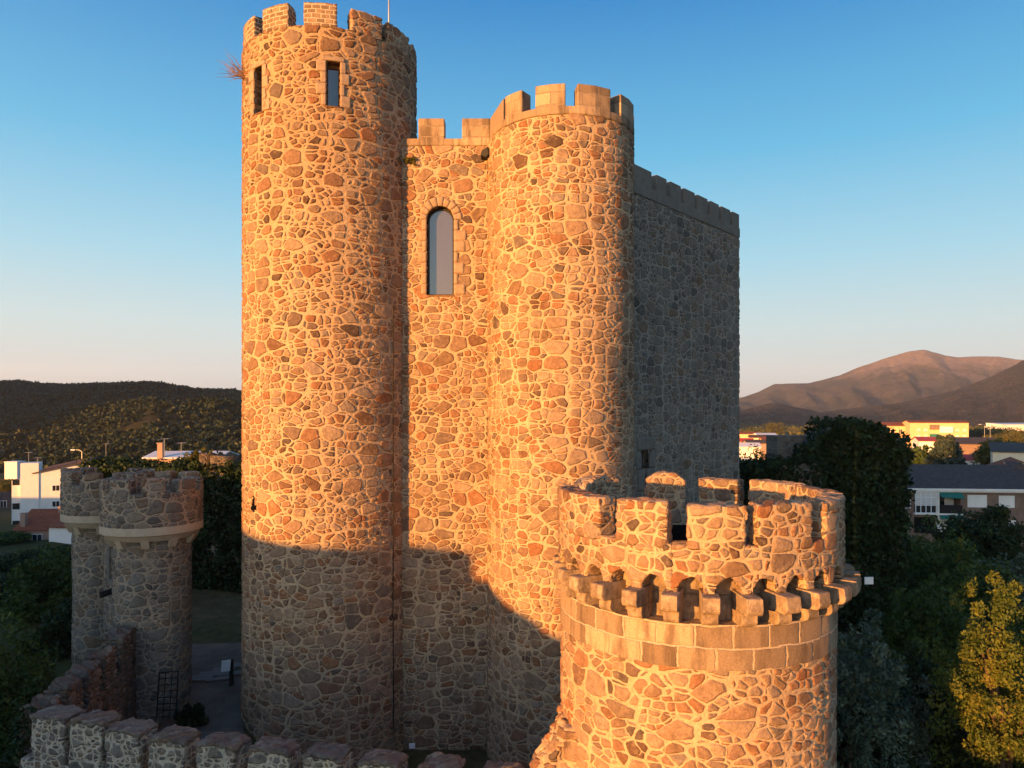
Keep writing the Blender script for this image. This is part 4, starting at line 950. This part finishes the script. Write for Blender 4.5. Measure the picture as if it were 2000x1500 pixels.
def antenna(label, px, py, D, h, arms=3):
    b = P(px, py, D); A_ = empty('antenna', tuple(b-Vector((0, 0, h))), label, 'antenna', 'rooftop antennas')
    MB().tube([b-Vector((0, 0, h)), b], .035, 6).obj('mast', M['metal'], A_)
    mb = MB(); mb.tube([b+Vector((-.55, 0, -.1)), b+Vector((.55, 0, -.02))], .02, 5)
    for k in range(arms+2): x = -.5+k/(arms+1); mb.tube([b+Vector((x, -.3, -.1)), b+Vector((x, .3, -.06))], .016, 5)
    mb.obj('aerial', M['metal'], A_)
antenna('tall aerial beside the brick chimney above the ivy wall', 321, 856, 84, 2.6); antenna('slim aerial right of the chimney above the ivy wall', 354, 864, 84, 1.9)
antenna('aerial standing on the roof ridge of the white house', 207, 866, 112, 3.5); antenna('thin aerial on the stair tower of the white house', 74, 893, 110, 1.4); antenna('aerial rising left of the stair tower', 56, 883, 116, 4)
def lamp(label, px, py, D, side=-1, z=None):
    b = P(px, py, D); g = gz(b.x, D); L_ = empty('street_lamp', (b.x, D, g), label, 'street lamp', 'street lamps')
    MB().tube([(b.x, D, g), (b.x, D, b.z-.3), (b.x+side*.4, D, b.z), (b.x+side*1.1, D, b.z+.05)], [.09, .06, .05, .04], 7).obj('pole', M['metal'], L_)
    MB().box(b.x+side*1.6-.4, b.x+side*1.6+.4, D-.15, D+.15, b.z-.04, b.z+.1).obj('lamp_head', M['whitep'], L_)
lamp('street lamp with a pale head behind the white house', 160, 879, 130); lamp('street lamp left of two on the road by the dark trees', 1923, 829, 250, -1); lamp('right one of two street lamps by the dark trees', 1934, 834, 250, -1)
# right side: apartment block
eaveA = CZ-(955-HOR)/F*80
AP = empty('apartment_block', (XT(1962, 78), 80, -4.5), 'two storey brick apartment block with balconies, green awnings and a grey tiled roof', 'apartments', None, -.10)
e = eaveA+4.5; W2 = 9.5
xb0, xb1 = -5.75, -3.35                                    # loggia
MB().box(-W2, xb0, 0, 10, 0, e).box(xb1, W2+4, 0, 10, 0, e).box(xb0, xb1, 1.5, 10, 0, e).obj('wall', M['brick'], AP)
rf = MB(); rf.add([(-W2-.4, -.5, e+.02), (W2+4.4, -.5, e+.02), (W2+4.4, 5.2, e+2.35), (-W2-.4, 5.2, e+2.35), (W2+4.4, 10.6, e), (-W2-.4, 10.6, e)], [(0,1,2,3), (3,2,4,5)]); ro = rf.obj('roof', M['greyroof'], AP)
MB().box(-W2-.4, W2+4.4, -.56, -.40, e-.22, e+.04).box(-W2-.3, W2+4.3, -.40, -.003, e-.38, e-.03).obj('eave', M['white'], AP)
MB().add([(4.2, 4.0, e+1.7), (6.4, 4.0, e+1.7), (5.3, 4.0, e+2.75), (5.3, 7.5, e+2.75)], [(0,1,2), (0,2,3), (2,1,3)]).obj('dormer', M['greyroof'], ro)
MB().box(xb0-.22, xb0, -.35, 1.5, 0, e-.4).obj('fin_wall', M['white'], AP)
MB().box(xb0+.01, xb1-.01, 1.44, 1.49, 0, e-.05).obj('loggia_wall', M['white'], AP)
zf = e-2.75
MB().box(xb0-.25, xb1+.1, -.45, 1.43, zf-.18, zf).obj('balcony_floor', M['white'], AP)
MB().box(xb0, xb1, -.44, -.36, zf+.005, zf+.95).obj('balcony_rail', M['black'], AP)
MB().add([(xb0, -.3, e-.42), (xb1, -.3, e-.42), (xb1, -.95, e-1.0), (xb0, -.95, e-.86), (xb0, -.28, e-.48), (xb1, -.28, e-.48), (xb1, -.92, e-1.06), (xb0, -.92, e-.92)], [(0,1,2,3), (7,6,5,4), (3,2,6,7), (0,3,7,4), (2,1,5,6)]).obj('awning', M['green'], AP)
MB().add([(xb0, -.3, zf-.2), (xb1+.1, -.3, zf-.2), (xb1+.1, -.8, zf-.55), (xb0, -.8, zf-.55), (xb0, -.28, zf-.26), (xb1+.1, -.28, zf-.26), (xb1+.1, -.77, zf-.6), (xb0, -.77, zf-.6)], [(0,1,2,3), (7,6,5,4), (3,2,6,7)]).obj('awning', M['green'], AP)
MB().box(-4.9, -4.4, 1.40, 1.435, zf+.01, zf+1.9).obj('balcony_door', M['glass'], AP)
ga = MB(); gx0, gx1 = -8.3, -6.1
for k in range(5): x = lerp(gx0, gx1, k/4); ga.box(x-.035, x+.035, -.42, -.36, zf, e-.42)
for z in (zf, zf+.85, e-1.0, e-.47): ga.box(gx0, gx1, -.415, -.365, z, z+.07)
go = ga.obj('glazed_balcony', M['whitep'], AP)
MB().box(gx0+.02, gx1-.02, -.35, -.05, zf+.02, zf+.84).obj('panel', M['black'], go); MB().box(gx0+.02, gx1-.02, -.34, -.06, zf+.94, e-.5).obj('pane', M['shut'], go)
MB().box(gx0-.1, gx1+.1, -.45, -.002, zf-.16, zf-.01).obj('balcony_floor', M['white'], AP)
MB().box(gx0, gx1, -.03, -.004, zf-2.3, zf-.5).obj('shop_opening', M['hole'], AP)
for (x, z, w, h, sh) in ((-9.1, zf+.55, .7, 1.1, 0), (-9.2, zf-2.0, .9, 1.5, 0), (-1.6, zf+.75, 1.9, 1.25, 1), (1.5, zf+.75, 1.5, 1.2, 1), (5.0, zf+.8, 2.2, 1.1, 1), (9.5, zf+.8, 1.6, 1.1, 1), (5.2, zf-1.9, 2.2, 1.2, 1), (-1.6, zf-2.0, 1.7, 1.2, 1), (1.6, zf-2.0, 1.5, 1.2, 1)):
    fo = MB().box(x-w/2-.07, x+w/2+.07, -.06, -.002, z-.07, z).box(x-w/2-.07, x+w/2+.07, -.06, -.002, z+h, z+h+.07).box(x-w/2-.07, x-w/2, -.06, -.002, z, z+h).box(x+w/2, x+w/2+.07, -.06, -.002, z, z+h).obj('window', M['white'], AP)
    MB().box(x-w/2, x+w/2, -.035, -.004, z, z+h).obj('shutter' if sh else 'pane', M['white'] if sh else M['glass'], fo)
MB().add([(4.0, -.1, zf-.45), (6.5, -.1, zf-.45), (6.5, -.8, zf-.8), (4.0, -.8, zf-.8)], [(0,1,2,3)]).obj('awning', M['green'], AP)
# yellow building and its wing
D_ = 330; ey = CZ-(826-HOR)/F*D_; ew = [(x, z, 1.3, 1.3, k) for z in (10.0, 7.2, 4.4) for x, k in ((-8.6, 'shut'), (-5.6, 'shut'), (7.6, 'shut'), (10.6, 'shut'), (3.5, 'dark'), (4.9, 'dark'))]
YB = house('sunlit yellow apartment building with a red roof and enclosed balconies', 1834, D_, 24.5, 11, ey, 'yellow', rmat='redroof', rise=1.0, rz=-.22, wins=ew, cat='apartments', name='apartment_building')
MB().box(-3.9, -.3, -.9, -.02, ey+7.6-2.6, ey+7.6-.4).obj('balcony', M['brick'], YB); MB().box(.1, 5.6, -.9, -.07, 9.6, 12.4).obj('glazed_balcony', M['whitep'], YB)
MB().box(-3.9, -.3, -1.0, -.03, 6.4, 9.0).obj('awning', M['green'], YB)
house('lower yellow wing with dark windows left of the yellow apartment building', 1752, 340, 17, 11, CZ-(832-HOR)/F*340, 'yellow', rmat='redroof', rise=1.6, rz=-.15, wins=((4.8, 9.0, 1.5, 1.7), (1.6, 9.0, 1.5, 1.7), (5.5, 2.0, 1.6, 1.4), (-2, 9, 1.5, 1.7)))
house('white shed with a bright red sheet roof below the yellow building', 1832, 205, 9.5, 9, CZ-(862-HOR)/F*205, 'white', rmat='brightred', rise=1.0, rz=-.3)
house('brick warehouse with a bluish roof and a pale skylight panel', 1905, 175, 10, 13, CZ-(868-HOR)/F*175, 'brick', rmat='greyroof', rise=1.4, rz=-.38)
house('small brick and white shed with a dark red roof beside the warehouse', 1911, 150, 5.8, 6, CZ-(899-HOR)/F*150, 'white', rmat='brightred', rise=.9, rz=-.45, wins=((.6, 2.1, 2.2, 1.6),))
house('pale blank sided house at the right edge behind the grey roof', 1985, 120, 6.5, 9, CZ-(884-HOR)/F*120, 'cream', roof='mono', rmat='greyroof', rise=1.2, rz=-.55)
house('pale house with a red gable roof and chimneys at the right edge', 1988, 102, 7, 8, CZ-(921-HOR)/F*102, 'cream', axis='y', rmat='redroof', rise=1.5, rz=-.5, chim=((-1.3, 1.0, 1.3), (1.3, 1.2, 1.4)))
house('long low white industrial shed on the plain at the far right', 2000, 640, 36, 24, CZ-(829.5-HOR)/F*640, 'white', roof='mono', rmat='paleroof', rise=1.2, cat='shed', name='shed')
for (px, py, D, w, mt, rm, lb) in ((1462, 848, 330, 8, 'yellow', 'redroof', 'orange lit house farthest left in the small town gap'), (1500, 851, 300, 8, 'white', 'paleroof', 'white roofed shed beside the bare wall end'), (1482, 855, 280, 6.5, 'cream', 'darkroof', 'cream house with a brown roof in the middle of the town gap'),
        (1508, 860, 240, 6, 'yellow', 'redroof', 'yellow house with a red roof against the bare wall end'), (1454, 862, 250, 5, 'pinkr', 'brightred', 'small house with a bright red roof touching the keep edge'), (1480, 866, 220, 6, 'pinkr', 'greyroof', 'house with a bluish roof behind the dark trees'), (1464, 873, 190, 5.5, 'white', 'paleroof', 'lowest white house above the dark trees by the keep')):
    house(lb, px, D, w, w, CZ-(py-HOR)/F*D, mt, rmat=rm, rise=.9, rz=random.uniform(-.5, .0), wins=((-1.2, 2.2, 1, 1), (1.2, 2.2, 1, 1)))
hl = P(20, 905, 170)
house('tiny white hut on the slope left of the white house', 21, 185, 3.2, 3, CZ-(903-HOR)/F*185, 'white', roof='flat', rmat='paleroof', cat='hut', name='hut', base=-6)
# small things on the castle
p = P(805, 1457, YW-.06); tag(MB().box(p.x-.1, p.x+.1, p.y-.03, p.y+.03, p.z-.08, p.z+.08).box(p.x-.07, p.x+.07, p.y-.05, p.y-.031, p.z-.05, p.z+.05).obj('wall_plaque', M['whitep'], None, False, tuple(p)), 'tiny pale plaque low on the front wall of the keep', 'plaque')
p = P(797, 313, YW-.1); tag(leaves('wall_plant', rng.normal(size=(14, 3))*np.array((.17, .05, .05))+np.array(p), .09, 14, .045, M['leafolive'], local=tuple(p)), 'small green plant growing from the top of the keep front wall', 'plant')
# ------------------------------------------------------------------ light, sky, camera
ELEV = 3.0; az = math.atan2(.69, .72)                     # the sun stands behind the viewer on the left
sd_ = Vector((-math.sin(az)*math.cos(math.radians(ELEV)), -math.cos(az)*math.cos(math.radians(ELEV)), math.sin(math.radians(ELEV))))
L = bpy.data.lights.new('sun', 'SUN'); L.energy = 5.0; L.angle = math.radians(.53); L.color = (1.0, .425, .098)
lo = bpy.data.objects.new('sun', L); COL.objects.link(lo); lo.rotation_euler = (-sd_).to_track_quat('-Z', 'Y').to_euler()
W = bpy.data.worlds.new('World'); S.world = W; W.use_nodes = True; nt = W.node_tree; nt.nodes.clear()
sk = nt.nodes.new('ShaderNodeTexSky'); sk.sky_type = 'NISHITA'; sk.sun_disc = False; sk.sun_elevation = math.radians(ELEV); sk.sun_rotation = math.atan2(sd_.x, sd_.y)
sk.altitude = 700; sk.air_density = 1.0; sk.dust_density = .6; sk.ozone_density = 2.0
bg = nt.nodes.new('ShaderNodeBackground'); bg.inputs[1].default_value = .15; 
tc = nt.nodes.new('ShaderNodeTexCoord'); sx = nt.nodes.new('ShaderNodeSeparateXYZ'); nt.links.new(tc.outputs['Generated'], sx.inputs[0])
cr = nt.nodes.new('ShaderNodeValToRGB'); nt.links.new(sx.outputs[2], cr.inputs[0]); KS = 1.13/(2**2.2*.15)
SKY = [(0, (.52,.45,.40)), (.018, (.60,.56,.51)), (.05, (.62,.68,.66)), (.11, (.54,.70,.72)), (.20, (.33,.63,.77)), (.33, (.115,.46,.72)), (.50, (.018,.235,.56)), (1, (.005,.08,.28))]
while len(cr.color_ramp.elements) < len(SKY): cr.color_ramp.elements.new(.5)
for e_, (p_, c_) in zip(cr.color_ramp.elements, SKY): e_.position = p_; e_.color = (*[x*KS for x in c_], 1)
dt = nt.nodes.new('ShaderNodeVectorMath'); dt.operation = 'DOT_PRODUCT'; nt.links.new(tc.outputs['Generated'], dt.inputs[0]); dt.inputs[1].default_value = (.45, .89, 0)
mr = nt.nodes.new('ShaderNodeMapRange'); nt.links.new(dt.outputs['Value'], mr.inputs[0]); mr.inputs[1].default_value = -.8; mr.inputs[2].default_value = -.1
mx = nt.nodes.new('ShaderNodeMix'); mx.data_type = 'RGBA'; nt.links.new(mr.outputs[0], mx.inputs[0]); nt.links.new(sk.outputs[0], mx.inputs[6]); nt.links.new(cr.outputs[0], mx.inputs[7])
nt.links.new(mx.outputs[2], bg.inputs[0])
wo = nt.nodes.new('ShaderNodeOutputWorld'); nt.links.new(bg.outputs[0], wo.inputs[0])
cd = bpy.data.cameras.new('camera'); cam = bpy.data.objects.new('camera', cd); COL.objects.link(cam); S.camera = cam
cam.location = (0, 0, CZ); cam.rotation_euler = (PI/2, 0, 0); cd.sensor_width = 36; cd.sensor_fit = 'HORIZONTAL'; cd.lens = 36*F/2000
cd.shift_x = 0; cd.shift_y = (HOR-750)/2000; cd.clip_start = .1; cd.clip_end = 30000
S.view_settings.view_transform = 'Standard'; S.view_settings.look = 'None'; S.view_settings.exposure = 2.2; S.view_settings.gamma = 1
S.cycles.max_bounces = 6; S.cycles.diffuse_bounces = 4; S.cycles.use_denoising = True

HZ = MB().box(-5250, 5250, -5250, 5250, -34, 330).obj('haze', None)
t = NT('haze_air'); pv = t.n('ShaderNodeVolumePrincipled', Color=(.8,.85,.95,1), Density=.000085, Anisotropy=.2); t.t.links.new(pv.outputs[0], t.out.inputs['Volume']); HZ.data.materials.append(t.m)
tag(HZ, kind='stuff')
S.cycles.volume_bounces = 0
